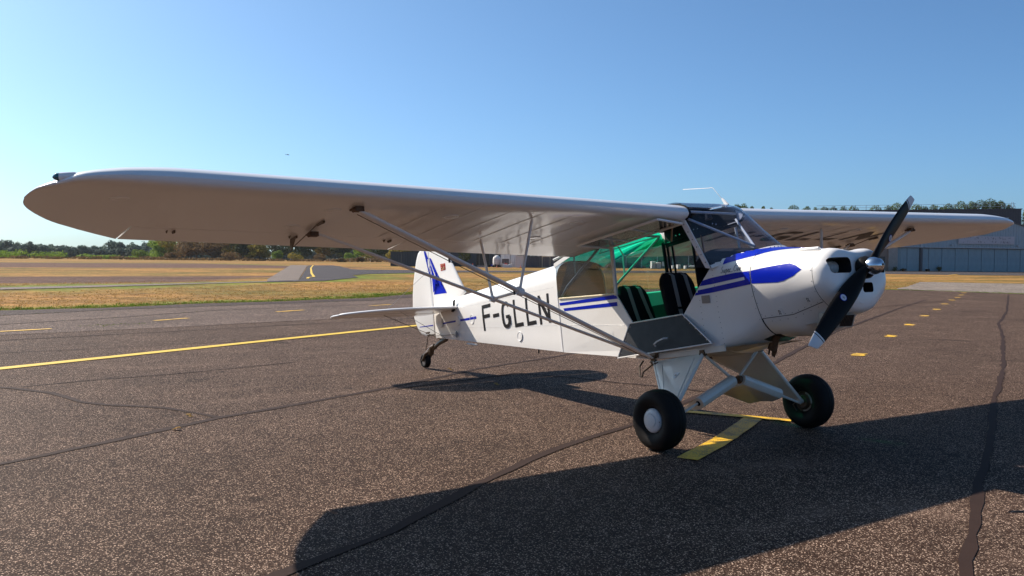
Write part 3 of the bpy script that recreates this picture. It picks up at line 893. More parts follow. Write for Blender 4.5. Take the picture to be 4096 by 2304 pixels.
# roof between the wing roots
mb = MB()
mb.prism([(-.35, -.343, .128), (-.35, .343, .128), (-.65, .343, .10), (-1.02, .343, .045), (-1.02, -.343, .045), (-.65, -.343, .10)], (0, 0, .004))
mb.build('cabin_roof', 'white', PLANE, 0)
mb = MB(); mb.prism([(-.36, -.33, .115), (-.36, .33, .115), (-1.02, .33, .030), (-1.02, -.33, .030)], (0, 0, -.004)); mb.build('headliner', 'dash', PLANE, 0)
# green skylight: roof sheet from the rear spar to the turtledeck
def rz_(x): return np.interp(x, [-1.925, -1.6, -1.3, -1.02], [-.100, -.068, -.01, .043])
rows = []
for k in range(15):
    x = -1.925 + .905 * k / 14
    e = np.interp(x, [-1.925, -1.6, -1.4], [3.4, 7, 14])
    wd = np.interp(x, [-1.925, -1.6], [.322, .342])
    lowz = np.interp(x, [-1.925, -1.62, -1.5], [-.165, -.10, -.085])
    row = []
    for j in range(25):
        s_ = -1 + 2 * j / 24
        row.append(Vector((x, wd * s_, rz_(x) + (lowz - rz_(x)) * abs(s_) ** e)))
    rows.append(row)
mb = MB(); mb.loft(rows, False, False); mb.build('skylight', 'green', PLANE, 60)
mb = MB()
mb.tube([(-1.64, -.335, -.087), (-1.925, -.322, -.160), ], .011, 6, flat=.4); mb.build('window_frame', 'white', PLANE)
mb = MB(); mb.prism([(-1.60, -.350, -.060), (-1.925, -.331, -.128), (-1.93, -.331, -.172), (-1.60, -.350, -.100)], (0, .005, 0)); mb.build('window_frame', 'white', PLANE, 0)
# side windows
def pane(name, pts, y0, mat='glass'):
    m_ = MB(); m_.prism([(x, (side_y(x) + y0) if y0 > 0 else -(side_y(x) - y0), z) for x, z in pts], (0, -.003 if y0 > 0 else .003, 0))
    return m_.build(name, mat, PLANE, 0)
REARW = [(-1.915, -.485), (-1.915, -.165), (-1.64, -.095), (-1.1, -.100), (-1.015, -.105), (-1.035, -.558)]
pane('rear_window', REARW, -.002, 'rearglass')
pane('rear_window', REARW, .002, 'glass')
pane('side_window', [(-1.0, -.105), (-1.0, -.545), (-.62, -.575), (-.62, -.085)], .002, 'glass')
pane('side_window', [(-.60, -.085), (-.60, -.575), (.036, -.60), (.15, -.505), (-.075, -.06)], .002, 'glass')
# window posts
mb = MB(); mb.prism([(-1.045, -.351, -.085), (-1.045, -.351, -.575), (-1.015, -.351, -.575), (-1.005, -.351, -.085)], (0, .02, 0)); mb.build('window_post', 'tube', PLANE, 0)
mb = MB(); mb.prism([(-.125, -.352, -.045), (.115, -.352, -.50), (.172, -.352, -.515), (-.060, -.352, -.045)], (0, .008, 0)); post = mb.build('windscreen_post', 'strut', PLANE, 0)
mb = MB()
for k in range(6):
    t = (k + .5) / 6
    mb.lathe((-.092 + .235 * t, -.353, -.06 - .43 * t), (0, -1, 0), [(0, .006), (.003, .004)], 8)
mb.build('screws', 'steel', post, 0)['kind'] = 'stuff'
mb = MB(); mb.prism([(-.125, .352, -.045), (.125, .352, -.50), (.172, .352, -.515), (-.085, .352, -.045)], (0, -.008, 0)); mb.build('windscreen_post', 'strut', PLANE, 0)
for x, z0, z1, mt, w in ((-1.035, -.07, -.56, 'black', .018), (-.985, -.08, -.56, 'black', .012), (-.92, -.09, -.56, 'black', .010), (-.65, -.085, -.58, 'black', .014), (-.53, -.085, -.58, 'bronze', .008)):
    mb = MB(); mb.tube([(x, .338, z0), (x + .02, .338, z1)], w, 8); mb.build('window_post', mt, PLANE)
mb = MB(); mb.tube([(-1.04, .34, -.085), (-.6, .34, -.08), (-.07, .34, -.055)], .014, 8); mb.build('window_rail', 'black', PLANE)
mb = MB(); mb.tube([(-1.9, .325, -.487), (-1.03, .342, -.545), (.036, .342, -.600)], .012, 8); mb.build('window_rail', 'tube', PLANE)
mb = MB(); mb.tube([(-1.9, -.327, -.487), (-1.03, -.347, -.560)], .008, 6); mb.build('window_rail', 'cream', PLANE)
# cabin frame tubes
def tub(name, pts, r, mat='tube', n=8, **k):
    m_ = MB(); m_.tube(pts, r, n, **k); return m_.build(name, mat, PLANE)
for s in (-1, 1):
    tub('frame_tube', [(-1.055, s * .325, 0.0), (-1.764, s * .318, -.386)], .0125)
    tub('frame_tube', [(-1.098, s * .325, .006), (-1.95, s * .305, -.085)], .0125)
    tub('frame_tube', [(-1.605, s * .322, -.085), (-1.615, s * .322, -.30)], .008)
    tub('frame_tube', [(-.085, s * .325, -.03), (.359, 0, -.355)], .0105)
    tub('frame_tube', [(-1.764, s * .318, -.386), (-1.9, s * .31, -.50)], .0125)
tub('frame_tube', [(-1.055, -.325, 0.0), (-1.055, .325, 0.0)], .0125)
tub('frame_tube', [(-.085, -.325, 0.02), (-.085, .325, 0.02)], .011)
tub('frame_tube', [(-1.6, -.32, -.09), (-1.33, 0, -.03), (-1.6, .32, -.09)], .008)
tub('frame_tube', [(-1.06, -.32, .005), (-1.6, 0.0, -.075), (-1.06, .32, .005)], .009)
tub('frame_tube', [(-.10, .325, -.10), (-.07, .325, -.40)], .011)
tub('flap_lever', [(-.26, -.30, -.06), (-.30, -.29, -.20)], .008, 'bronze')
# root covers with knobs
def bot(x): return -.055 + .04 * x
for s in (-1, 1):
    mb = MB()
    xs_ = [0 - k * .1 for k in range(1, 11)]
    poly = [(x, s * .338, bot(x) - (.03 if s > 0 else 0.0)) for x in [-.08] + xs_] + [(x, s * .338, np.interp(x, [-1.0, -.5, -.1], [.045, .115, .095])) for x in reversed(xs_)]
    mb.prism(poly, (0, -s * .006, 0))
    rc = mb.build('root_cover', 'dash', PLANE, 0)
    for x, z in ((-.32, -.03), (-.36, -.015), (-.55, -.02), (-.60, -.02), (-.78, -.035), (-.83, -.035)):
        mb = MB(); mb.lathe((x, s * .331, z), (0, -s, 0), [(0, .008), (.015, .011), (.02, .006)], 10)
        mb.build('switch', 'chrome', rc, 40)
tub('compass', [(-.17, .06, .05), (-.16, .06, -.02)], [.02, .035], 'black', 12)

# seats
def seat(xt, zt, xb, zb, w, lab, zc):
    mb = MB()
    rows = []
    for k in range(11):
        t = k / 10
        x = xt + (xb - xt) * t; z = zt + (zb - zt) * t
        ww = w * (0.72 + 0.28 * min(1, t * 5) ** .5) if t < .2 else w
        th = .045 * (0.55 + .45 * min(1, t * 6) ** .5)
        ringp = []
        for a in range(16):
            an = 2 * math.pi * a / 16
            c, s_ = math.cos(an), math.sin(an)
            ringp.append(Vector((x + th * math.copysign(abs(c) ** .6, c), ww * math.copysign(abs(s_) ** .45, s_), z)))
        rows.append(ringp)
    mb.loft(rows, True, True)
    mb.box((xb + .2, 0, zb - .02), (.44, w * 2, .09))
    o = mb.build('seat', 'seat', PLANE, 40); o['label'] = lab
    for s in (-1, 1):
        m2 = MB()
        path = [(xt - .055, s * w * .36 + .0, zt - .03), (xt, s * w * .36, zt + .008), (xt + .055, s * w * .38, zt - .03), (xt + (xb - xt) * .5 + .056, s * w * .44, zt + (zb - zt) * .5), (xb + .058, s * w * .52, zb + .06)]
        rows = []
        for p in path:
            rows.append([Vector((p[0], p[1] - .022, p[2])), Vector((p[0], p[1] + .022, p[2])), Vector((p[0] + .003, p[1] + .022, p[2] + .002)), Vector((p[0] + .003, p[1] - .022, p[2] + .002))])
        m2.loft(rows, True, True)
        m2.build('strap', 'strap', o, 30)
    if lab.startswith('front'):
        m3 = MB(); m3.box((xt + (xb - xt) * .6 + .062, -w * .47, zt + (zb - zt) * .62), (.008, .052, .035)); m3.build('buckle', 'chrome', o, 0)
    return o
seat(-.60, -.435, -.50, -.98, .205, 'front seat with buckled grey shoulder straps', 0)
seat(-1.21, -.465, -1.05, -.98, .185, 'rear seat', 0)
tub('control_stick', [(-.2, 0, -1.0), (-.17, 0, -.72)], .011, 'black')

# ---- lower door, hanging open
mb = MB()
dq = [(-.865, -.352, -.852), (-.195, -.352, -.850), (.150, -.405, -1.128), (-1.015, -.405, -1.152)]
mb.prism(dq, (0, -.012, 0))
door = mb.build('lower_door', 'door', PLANE, 0)
mb = MB()
for a, b in zip(dq, dq[1:] + dq[:1]):
    mb.tube([Vector(a) + Vector((0, -.013, 0)), Vector(b) + Vector((0, -.013, 0))], .006, 6)
mb.build('door_edge', 'strut', door)
mb = MB()
for k in range(5):
    t = (k + .5) / 5
    for (a, b) in ((dq[0], dq[1]), (dq[1], dq[2]), (dq[3], dq[0])):
        p = Vector(a).lerp(Vector(b), t); c = (Vector(dq[0]) + Vector(dq[2])) / 2
        p = p.lerp(c, .05)
        mb.lathe(p + Vector((0, -.013, 0)), (0, -1, 0), [(0, .006), (.003, .004)], 8)
mb.build('rivets', 'chrome', door, 0)['kind'] = 'stuff'
mb = MB(); mb.tube([(-.50, -.425, -1.09), (-.49, -.45, -1.075), (-.45, -.455, -1.055), (-.37, -.45, -1.035), (-.35, -.42, -1.035)], .007, 8); mb.build('handle', 'cont_white', door)
# upper door, folded up under the wing
ud = [(-.085, -.36, -.085), (-1.045, -.36, -.125), (-1.0, -.78, -.118), (.0, -.72, -.075)]
mb = MB()
for a, b in zip(ud, ud[1:] + ud[:1]):
    mb.tube([a, b], .011, 6)
mb.tube([Vector(ud[0]).lerp(Vector(ud[1]), .35), Vector(ud[3]).lerp(Vector(ud[2]), .35)], .007, 6)
mb.tube([Vector(ud[0]).lerp(Vector(ud[1]), .70), Vector(ud[3]).lerp(Vector(ud[2]), .70)], .007, 6)
udo = mb.build('upper_door', 'strut', PLANE)
mb = MB(); mb.prism(ud, (0, 0, .003)); mb.build('window_pane', 'glass', udo, 0)

# ---- decals laid on the skin
def decal(name, poly, bv, axis, side, mat, parent, off=.0018, cuts=0.03, hint=None):
    """poly in (x,z) [axis y] or (x,y) [axis z]; projected along the axis onto the skin"""
    bm = bmesh.new()
    vv = [bm.verts.new((p[0], 0, p[1])) if axis == 'y' else bm.verts.new((p[0], p[1], 0)) for p in poly]
    f = bm.faces.new(vv)
    bmesh.ops.triangulate(bm, faces=[f], ngon_method='EAR_CLIP')
    a1 = 2 if axis == 'y' else 1
    for ax in (0, a1):
        lo = min(v.co[ax] for v in bm.verts); hi = max(v.co[ax] for v in bm.verts)
        n = int((hi - lo) / cuts)
        for k in range(1, n + 1):
            no = [0, 0, 0]; no[ax] = 1; co = [0, 0, 0]; co[ax] = lo + (hi - lo) * k / (n + 1)
            bmesh.ops.bisect_plane(bm, geom=bm.verts[:] + bm.edges[:] + bm.faces[:], plane_co=co, plane_no=no)
    dead = []
    for v in bm.verts:
        if axis == 'y':
            hit = bv.ray_cast(Vector((v.co.x, side * 2, v.co.z)), Vector((0, -side, 0)))
        else:
            hit = bv.ray_cast(Vector((v.co.x, v.co.y, side * 3)), Vector((0, 0, -side)))
        if hit[0] is None:
            dead.append(v); continue
        n_ = hit[1]
        d = Vector((0, side, 0)) if axis == 'y' else Vector((0, 0, side))
        if n_.dot(d) < 0: n_ = -n_
        v.co = hit[0] + (n_ if n_.dot(d) > .3 else d) * off
    bmesh.ops.delete(bm, geom=dead, context='VERTS')
    me = bpy.data.meshes.new(name); bm.to_mesh(me); bm.free()
    me.materials.append(M[mat]); me.shade_smooth()
    o = bpy.data.objects.new(name, me); COL.objects.link(o); o.parent = parent
    return o
class Multi:
    def __init__(s, *b): s.b = b
    def ray_cast(s, o, d):
        best = (None, None, None, None)
        for b in s.b:
            h = b.ray_cast(o, d)
            if h[0] is not None and (best[0] is None or (h[0] - o).length < (best[0] - o).length): best = h
        return best
bv_front = Multi(bvh_of(boot), bvh_of(up_c), bvh_of(lo_c))
bv_side = bvh_of(side_s)
bv_mix = Multi(bvh_of(boot), bvh_of(side_s))

def letters_box(strokes, bv, side, mat, parent, name, axis='y', cuts=.06):
    """several convex strokes joined into one flat print"""
    objs = [decal(name, st, bv, axis, side, mat, parent, cuts=cuts, off=.0024 + .0003 * i) for i, st in enumerate(strokes)]
    bm = bmesh.new()
    for o in objs:
        bm.from_mesh(o.data)
    me = bpy.data.meshes.new(name); bm.to_mesh(me); bm.free(); me.materials.append(M[mat])
    keep = objs[0]; keep.data = me
    for o in objs[1:]: bpy.data.objects.remove(o)
    keep.name = name
    return keep

# registration F-GLLN on the flank, letter cells in (x, z)
def glyph(ch, x0, x1, zt, zb, t=.042):
    """block glyph strokes in a cell; x grows to the reader's right"""
    w = x1 - x0
    P = lambda u, v: (x0 + w * u, zb + (zt - zb) * v)
    tu = t / abs(w); tv = t / (zt - zb)
    def rect(u0, v0, u1, v1): return [P(u0, v0), P(u1, v0), P(u1, v1), P(u0, v1)]
    if ch == 'F': return [rect(0, 0, tu, 1), rect(tu, 1 - tv, 1, 1), rect(tu, .48, .86, .48 + tv)]
    if ch == '-': return [rect(0, .44, 1, .44 + tv)]
    if ch == 'L': return [rect(0, 0, tu, 1), rect(tu, 0, 1, tv)]
    if ch == 'N': return [rect(0, 0, tu, 1), rect(1 - tu, 0, 1, 1), [P(tu * .9, 1), P(tu * .9, 1 - tv * 2.2), P(1 - tu * .9, 0), P(1 - tu * .9, tv * 2.2)]]
    if ch == 'G':
        out = []
        cx, cy, rx, ry = .5, .5, .5, .5
        N_ = 18
        ang = [38 + (360 - 38 - 20) * k / N_ for k in range(N_ + 1)]
        for a, b in zip(ang[:-1], ang[1:]):
            q = []
            for an, k in ((a, 1), (b, 1), (b, 0), (a, 0)):
                c_, s_ = math.cos(R(an)), math.sin(R(an))
                e = .72
                u = cx + (rx - (0 if k else tu)) * math.copysign(abs(c_) ** e, c_)
                v_ = cy + (ry - (0 if k else tv)) * math.copysign(abs(s_) ** e, s_)
                q.append(P(u, v_))
            out.append(q)
        out.append(rect(1 - tu, .12, 1, .48)); out.append(rect(.52, .48 - tv * .9, 1 - tu, .48))
        return out
    return []
cells = [('F', -3.525, -3.318, -.352, -.645), ('-', -3.274, -3.135, -.352, -.655), ('G', -3.075, -2.890, -.375, -.668), ('L', -2.815, -2.632, -.380, -.680), ('L', -2.556, -2.370, -.394, -.690), ('N', -2.300, -2.088, -.405, -.705)]
for ch, x0, x1, zt, zb in cells:
    o = letters_box(glyph(ch, x0, x1, zt, zb, .040), bv_rear, -1, 'letter', rear, 'registration_letter')
# thin stripe and small fittings on the tail flank
decal('stripe', [(-4.56, -.452), (-4.56, -.436), (-3.677, -.457), (-3.677, -.487)], bv_rear, 'y', -1, 'blue', rear, cuts=.1)
for (x, z, r_, h_) in ((-4.14, -.458, .056, .010), (-3.785, -.478, .058, .004), (-2.734, -.784, .052, .004)):
    m_ = MB(); nn = Vector((-.095, -1, 0)).normalized()
    m_.lathe(Vector((x, -hw(x) - .004, z)) - nn * .004, nn, [(0, r_), (h_, r_), (h_ + .002, r_ * .9), (h_ - .001 if h_ < .008 else h_ + .003, r_ * .82), (h_ - .001 if h_ < .008 else h_ + .004, 0.001)], 24)
    m_.build('inspection_cover', 'white', rear, 30)
m_ = MB(); m_.prism([(-4.672, -.068, -.372), (-4.565, -.080, -.376), (-4.558, -.080, -.480), (-4.66, -.070, -.488)], (0, -.010, 0)); m_.build('access_plate', 'strut', rear, 0)
m_ = MB(); m_.tube([(-4.275, -.112, -.612), (-4.18, -.130, -.616)], [.006, .042], 10, flat=.35, up=(0, 0, 1)); m_.build('cable_fairing', 'steel', rear)
m_ = MB(); m_.tube([(-3.93, -.15, -.752), (-3.70, -.172, -.786)], .010, 6); m_.build('lift_handle', 'strut', rear)
tub('rudder_cable', [(-4.277, -.112, -.610), (-4.62, -.09, -.590), (-4.90, -.10, -.565)], .003, 'oily', 6)
# stripes on the cabin side
decal('stripe', [(-1.905, -.531), (-1.895, -.558), (-1.01, -.605), (-1.032, -.566)], bv_side, 'y', -1, 'blue', side_s, cuts=.1)
decal('stripe', [(-1.845, -.592), (-1.835, -.620), (-.935, -.678), (-.975, -.638)], bv_side, 'y', -1, 'blue', side_s, cuts=.1)
# stripes of the boot cowl and the cowling side
decal('stripe', [(.062, -.598), (.02, -.640), (.16, -.642), (.60, -.640), (.613, -.604), (.45, -.592), (.16, -.590)], bv_mix, 'y', -1, 'blue', boot, cuts=.04)
decal('stripe', [(.613, -.604), (.613, -.705), (.56, -.703), (.55, -.640)], bv_front, 'y', -1, 'blue', boot, cuts=.04, off=.0022)
decal('stripe', [(-.018, -.672), (-.045, -.710), (.16, -.712), (.613, -.708), (.613, -.664), (.16, -.668)], bv_mix, 'y', -1, 'blue', boot, cuts=.04, off=.0026)
tipx = [(.624, -.604), (.75, -.600), (.88, -.600), (.985, -.604), (1.04, -.628), (1.095, -.668), (1.02, -.706), (.93, -.728), (.876, -.732), (.78, -.722), (.624, -.705)]
for s in (-1, 1):
    decal('stripe', tipx, bv_front, 'y', s, 'blue', up_c, cuts=.03)
decal('stripe', [(.10, -.600), (.613, -.604), (.613, -.705), (.10, -.705)], bv_front, 'y', 1, 'blue', boot, cuts=.05)
# top wedge
def sec_decal(name, x0, x1, n, f_lo, mat, parent, off=.002, m=10):
    for side in (-1, 1):
        mb = MB(); rows = []
        for k in range(n + 1):
            x = x0 + (x1 - x0) * k / n
            lo = f_lo(x)
            rows.append([sec_pt(x, lo * q / m, side, off) for q in range(m + 1)])
        mb.loft(rows, False, False)
        o = mb.build(name, mat, parent, 60)
        bm = bmesh.new(); bm.from_mesh(o.data)
        bmesh.ops.delete(bm, geom=[f for f in bm.faces if in_screen(f.calc_center_median(), .0)], context='FACES')
        bm.to_mesh(o.data); bm.free()
def idx_of(x, y, z):
    return float(near_s(x, y, z))
i0_, i1_ = idx_of(.33, .345, -.50), idx_of(.616, .322, -.487)
sec_decal('stripe', .30, .616, 50, lambda x: i0_ + (i1_ - i0_) * (x - .33) / (.616 - .33), 'blue', boot)
sec_decal('stripe', .624, 1.03, 16, lambda x: i1_ * max(0.0, (1.03 - x) / .406) ** .8, 'blue', up_c)

def crease(pts, bv, mat, parent, r_=.0016, off=.0002):
    mb = MB(); out = []
    for (a, b) in zip(pts[:-1], pts[1:]):
        n = max(2, int(abs(b[0] - a[0]) / .06))
        for k in range(n):
            t = k / n; x = a[0] + (b[0] - a[0]) * t; z = a[1] + (b[1] - a[1]) * t
            h = bv.ray_cast(Vector((x, -2, z)), Vector((0, 1, 0)))
            if h[0] is not None: out.append(h[0] + Vector((0, -off, 0)))
    if len(out) > 1: mb.tube(out, r_, 5); mb.build('fabric_crease', mat, parent)
crease([(-4.64, -.484), (-3.465, -.605), (-2.4, -.705), (-1.93, -.750)], bv_rear, 'wing', rear)
crease([(-1.91, -.752), (-.90, -.865)], bv_side, 'wing', side_s)
crease([(-1.135, -.90), (-1.12, -1.12)], bv_side, 'wing', side_s)
crease([(-4.60, -.30), (-3.0, -.335), (-1.93, -.36)], bv_rear, 'wing', rear, .0012)
mb = MB(); mb.prism([(-1.945, -.3235, zlo(-1.93) + .004), (-1.92, -.3255, zlo(-1.93) + .004), (-1.92, -.3255, -.43), (-1.945, -.3235, -.43)], (0, -.0025, 0)); mb.build('fabric_tape', 'wing', rear, 0)
mb = MB()
def dot(x, i, side, r_=.0035):
    p = sec_pt(x, i, side, .0006); q = sec_pt(x, i, side, .0026)
    mb.lathe(p, (q - p), [(0, r_), (.0014, r_ * .8), (.002, .0008)], 7)
for side in (-1, 1):
    for i in range(2, SEAM, 3):
        dot(.632, i, side); dot(1.176, i, side); dot(.60, i + 1, side)
    for k in range(9): dot(.66 + .06 * k, SEAM - .55, side); 
    for k in range(7): dot(.70 + .07 * k, SEAM + 1.0, side)
mb.build('fasteners', 'steel', up_c, 0)['kind'] = 'stuff'

# script name on the boot cowl
STROKES = {
 'S': [[(.55, .92), (.35, 1.0), (.15, .85), (.2, .62), (.42, .45), (.5, .22), (.3, .02), (.05, .08), (-.05, .2)]],
 'u': [[(0, .5), (.0, .15), (.12, 0), (.3, .08), (.4, .5)], [(.4, .5), (.4, .1), (.5, 0)]],
 'p': [[(.05, .5), (.0, -.45)], [(.03, .38), (.2, .52), (.38, .4), (.38, .15), (.2, 0), (.03, .08)]],
 'e': [[(.02, .22), (.38, .3), (.3, .5), (.12, .48), (.02, .25), (.1, .02), (.3, 0), (.45, .1)]],
 'r': [[(.0, 0), (.05, .5), (.1, .4), (.35, .5)], [(.05, .1), (.2, 0), (1.0, .02)]],
 'C': [[(.75, .85), (.5, 1.0), (.2, .85), (.05, .5), (.12, .12), (.4, 0), (.7, .1)]],
 'b': [[(.1, 1.0), (.05, .1), (.2, 0), (.36, .15), (.33, .42), (.15, .45)], [(.33, .42), (.6, .4)]],
}
mb = MB()
def script_text():
    x = 0.0
    H = .052
    x0, z0, slope = .285, -.572, -.035
    for ch, adv in (('S', .72), ('u', .55), ('p', .52), ('e', .5), ('r', 1.0), ('C', .8), ('u', .55), ('b', .5)):
        for st in STROKES[ch]:
            pts = []
            for u, v in st:
                X = x0 + (x + u * .8 + v * .15) * H * .85; Z = z0 + v * H + slope * (x * H)
                hit = bv_front.ray_cast(Vector((X, -2, Z)), Vector((0, 1, 0)))
                if hit[0] is None: continue
                pts.append(hit[0] + Vector((0, -.0015, 0)))
            if len(pts) > 1: mb.tube(pts, .0024, 5, flat=.5, up=(0, 1, 0))
        x += adv
script_text()
mb.build('script_lettering', 'letter', boot)
mb = MB(); mb.prism([(.031, -.348, -.722), (.121, -.348, -.728), (.121, -.348, -.792), (.031, -.348, -.786)], (0, -.003, 0)); mb.build('placard', 'strap', boot, 0)
# rivet rows
mb = MB()
def riv(x, z, b, r_=.0042):
    h = b.ray_cast(Vector((x, -2, z)), Vector((0, 1, 0)))
    if h[0] is not None: mb.lathe(h[0] + Vector((0, .001, 0)), (0, -1, 0), [(0, r_), (.0022, r_ * .8), (.003, .001)], 7)
for k in range(15): riv(.182 + .031 * k / 14, -.53 - .61 * k / 14, bv_mix)
for k in range(9): riv(.0 + .015 * k / 8, -.60 - .42 * k / 8, bv_mix)
for k in range(12):
    t = k / 11; p = wspt(0, -1 + t * .95)
    h = bv_front.ray_cast(Vector((p.x + .014, p.y * 1.03, 1)), Vector((0, 0, -1)))
    mb.lathe(Vector((p.x + .012, p.y * 1.035, p.z + .001)), (0.2, -.6 + .4 * t, .7), [(0, .004), (.008, .0035), (.009, .001)], 7)
mb.build('rivets', 'steel', boot, 0)['kind'] = 'stuff'
# latches
for (x, z) in ((1.085, -.895), (.80, -.955)):
    h = bv_front.ray_cast(Vector((x, -2, z)), Vector((0, 1, 0)))
    if h[0] is not None:
        n_ = h[1] if h[1].y < 0 else -h[1]
        m_ = MB()
        c = h[0] + n_ * .001
        a = Vector((1, 0, 0)); a = (a - n_ * a.dot(n_)).normalized(); b = n_.cross(a)
        q = [c + a * .03 + b * .03, c - a * .03 + b * .03, c - a * .03 - b * .03, c + a * .03 - b * .03]
        m_.prism(q, n_ * .002)
        for k in (-1, 1):
            m_.tube([c + n_ * .003 + a * .004 + b * .010 * k - b * .008, c + n_ * .004 + a * .008 + b * .01 * k, c + n_ * .003 - a * .006 + b * .01 * k + b * .008, c + n_ * .003 - a * .010 + b * .01 * k - b * .008], .0022, 5, mi=1)
        m_.build('latch', ['white', 'oily'], up_c, 0)
# scoop on the cowling top
m_ = MB(); m_.tube([sec_pt(.99, 8.2, -1, .002), sec_pt(1.01, 8.2, -1, .006), sec_pt(1.15, 8.2, -1, .010), sec_pt(1.165, 8.2, -1, .006)], [.009, .014, .018, .010], 10, flat=.8); m_.build('blister', 'white', up_c)
# fillers on the bowl top right (far side)
# cooler and exhaust
mb = MB(); mb.prism([(1.10, -.25, -1.00), (1.285, -.25, -1.035), (1.245, -.25, -1.125), (1.06, -.25, -1.115)], (0, .18, 0)); cool = mb.build('oil_cooler', 'belly', PLANE, 0)
mb = MB()
mb.add([(1.2862, -.235, -1.040), (1.2862, -.085, -1.040), (1.249, -.085, -1.120), (1.249, -.235, -1.120)], [(0, 1, 2, 3)])
mb.build('cooler_core', 'dash', cool, 0)
mb = MB()
for k in range(8):
    y = -.225 + .018 * k
    mb.tube([(1.288, y, -1.042), (1.251, y, -1.118)], .0018, 4)
mb.build('cooler_fins', 'rust', cool, 0)['kind'] = 'stuff'
mb = MB(); mb.tube([(.60, -.06, -1.02), (.535, -.06, -1.10), (.455, -.06, -1.225)], .034, 14, cap=False); ex = mb.build('exhaust_pipe', 'rust', PLANE)
mb = MB(); mb.prism([(.50, -.02, -1.16), (.43, -.02, -1.19), (.415, -.02, -1.275), (.44, -.02, -1.29), (.47, -.02, -1.25)], (0, .006, 0)); mb.build('exhaust_bracket', 'rust', ex, 0)
mb = MB(); mb.prism([(.49, -.21, -1.06), (.73, -.19, -1.04), (.73, .19, -1.04), (.49, .21, -1.06)], (0, 0, .02)); mb.build('exhaust_opening', 'dash', PLANE, 0)
tub('drain_tube', [(.30, .12, -1.18), (.27, .12, -1.26)], .008, 'oily')

# ---- propeller and spinner
PC = Vector((1.377, 0, -.698))
prop_rows = {}
def blade(sgn):
    mb = MB()
    rad = Vector((0, -sgn * .798, -sgn * .603))
    tan = Vector((0, rad.z * -1, rad.y))            # direction of motion
    tan = Vector((0, -rad.z, rad.y))
    st = [(.03, .075, 45, .050), (.08, .082, 42, .045), (.13, .105, 38, .034), (.2, .130, 34, .026), (.3, .150, 29, .020), (.4, .157, 25, .017), (.5, .155, 22, .0145), (.6, .147, 19.5, .0125), (.7, .134, 17.5, .0105), (.78, .120, 16, .009), (.81, .1135, 15.5, .0085), (.8101, .1135, 15.5, .0085), (.823, .110, 15.2, .008), (.8231, .110, 15.2, .008), (.831, .1085, 15, .008), (.8311, .1085, 15, .008), (.90, .088, 14, .006), (.925, .074, 13.5, .004), (.93, .070, 13.5, .002)]
    rings = []
    for r_, c, tw, th in st:
        a = R(tw)
        ch = tan * math.cos(a) + Vector((1, 0, 0)) * math.sin(a)
        nn = Vector((1, 0, 0)) * math.cos(a) - tan * math.sin(a)
        rg = []
        for k in range(16):
            an = 2 * math.pi * k / 16
            u = math.cos(an); v = math.sin(an)
            rr = r_ + (-.018 * u if r_ > .9 else 0)
            rg.append(PC + rad * rr + ch * (u * c * .465) + nn * (v * th * (1.3 if v > 0 else .5)))
        rings.append(rg)
    n = 16
    for i in range(len(rings) - 1):
        r_ = (st[i][0] + st[i + 1][0]) / 2
        mi = 1 if (.8101 <= r_ <= .823 or r_ > .8311) else 0
        mb.loft([rings[i], rings[i + 1]], True, False, mi)
    mb.add(rings[-1], [tuple(range(n))], 1); mb.add(rings[0], [tuple(range(n))], 0)
    # weld seams between the segments
    o = mb.build('blade', ['prop', 'cont_white'], None, 40)
    bm = bmesh.new(); bm.from_mesh(o.data); bmesh.ops.remove_doubles(bm, verts=bm.verts, dist=.00002); bmesh.ops.recalc_face_normals(bm, faces=bm.faces); bm.to_mesh(o.data); bm.free()
    return o, rad, tan
mb = MB(); mb.lathe((1.335, 0, -.698), (1, 0, 0), [(0, .075), (.02, .085), (.055, .085), (.088, .066)], 28)
prop = mb.build('propeller', 'prop', PLANE, 40)
for sgn in (1, -1):
    o, rad, tan = blade(sgn)
    o.parent = prop
    a = R(22)
    ch = tan * math.cos(a) + Vector((1, 0, 0)) * math.sin(a)
    nn = Vector((1, 0, 0)) * math.cos(a) - tan * math.sin(a)
    m_ = MB()
    c = PC + rad * .405 + nn * .0235 - ch * .02
    m_.lathe(c, nn, [(0, .028), (.0012, .028)], 24, 1)
    m_.lathe(c + nn * .0012, nn, [(0, .024), (.001, .024)], 24, 0)
    for t in (0, 60, 120):
        e = (rad * math.cos(R(t)) + ch * math.sin(R(t))) * .014
        m_.tube([c - e + nn * .0026, c + e + nn * .0026], .0013, 4, mi=2)
    m_.build('sticker', ['cont_white', 'blue', 'steel'], o, 0)
mb = MB(); mb.lathe((1.423, 0, -.698), (1, 0, 0), [(0, .066), (.012, .067), (.035, .065), (.055, .059), (.075, .048), (.088, .034), (.096, .018), (.098, .004)], 32)
spin = mb.build('spinner', 'chrome', PLANE, 50)
mb = MB(); mb.lathe((1.523, 0, -.698), (1, 0, 0), [(0, .010), (.006, .010), (.010, .007)], 12); mb.build('spinner_bolt', 'steel', spin, 40)

# ---- wings
AU = [(0, .0), (.006, .022), (.015, .040), (.03, .056), (.05, .072), (.1, .100), (.16, .119), (.22, .129), (.3, .135), (.4, .132), (.5, .121), (.6, .101), (.7, .073), (.8, .039), (.9, .000), (.96, -.026), (1.0, -.046)]
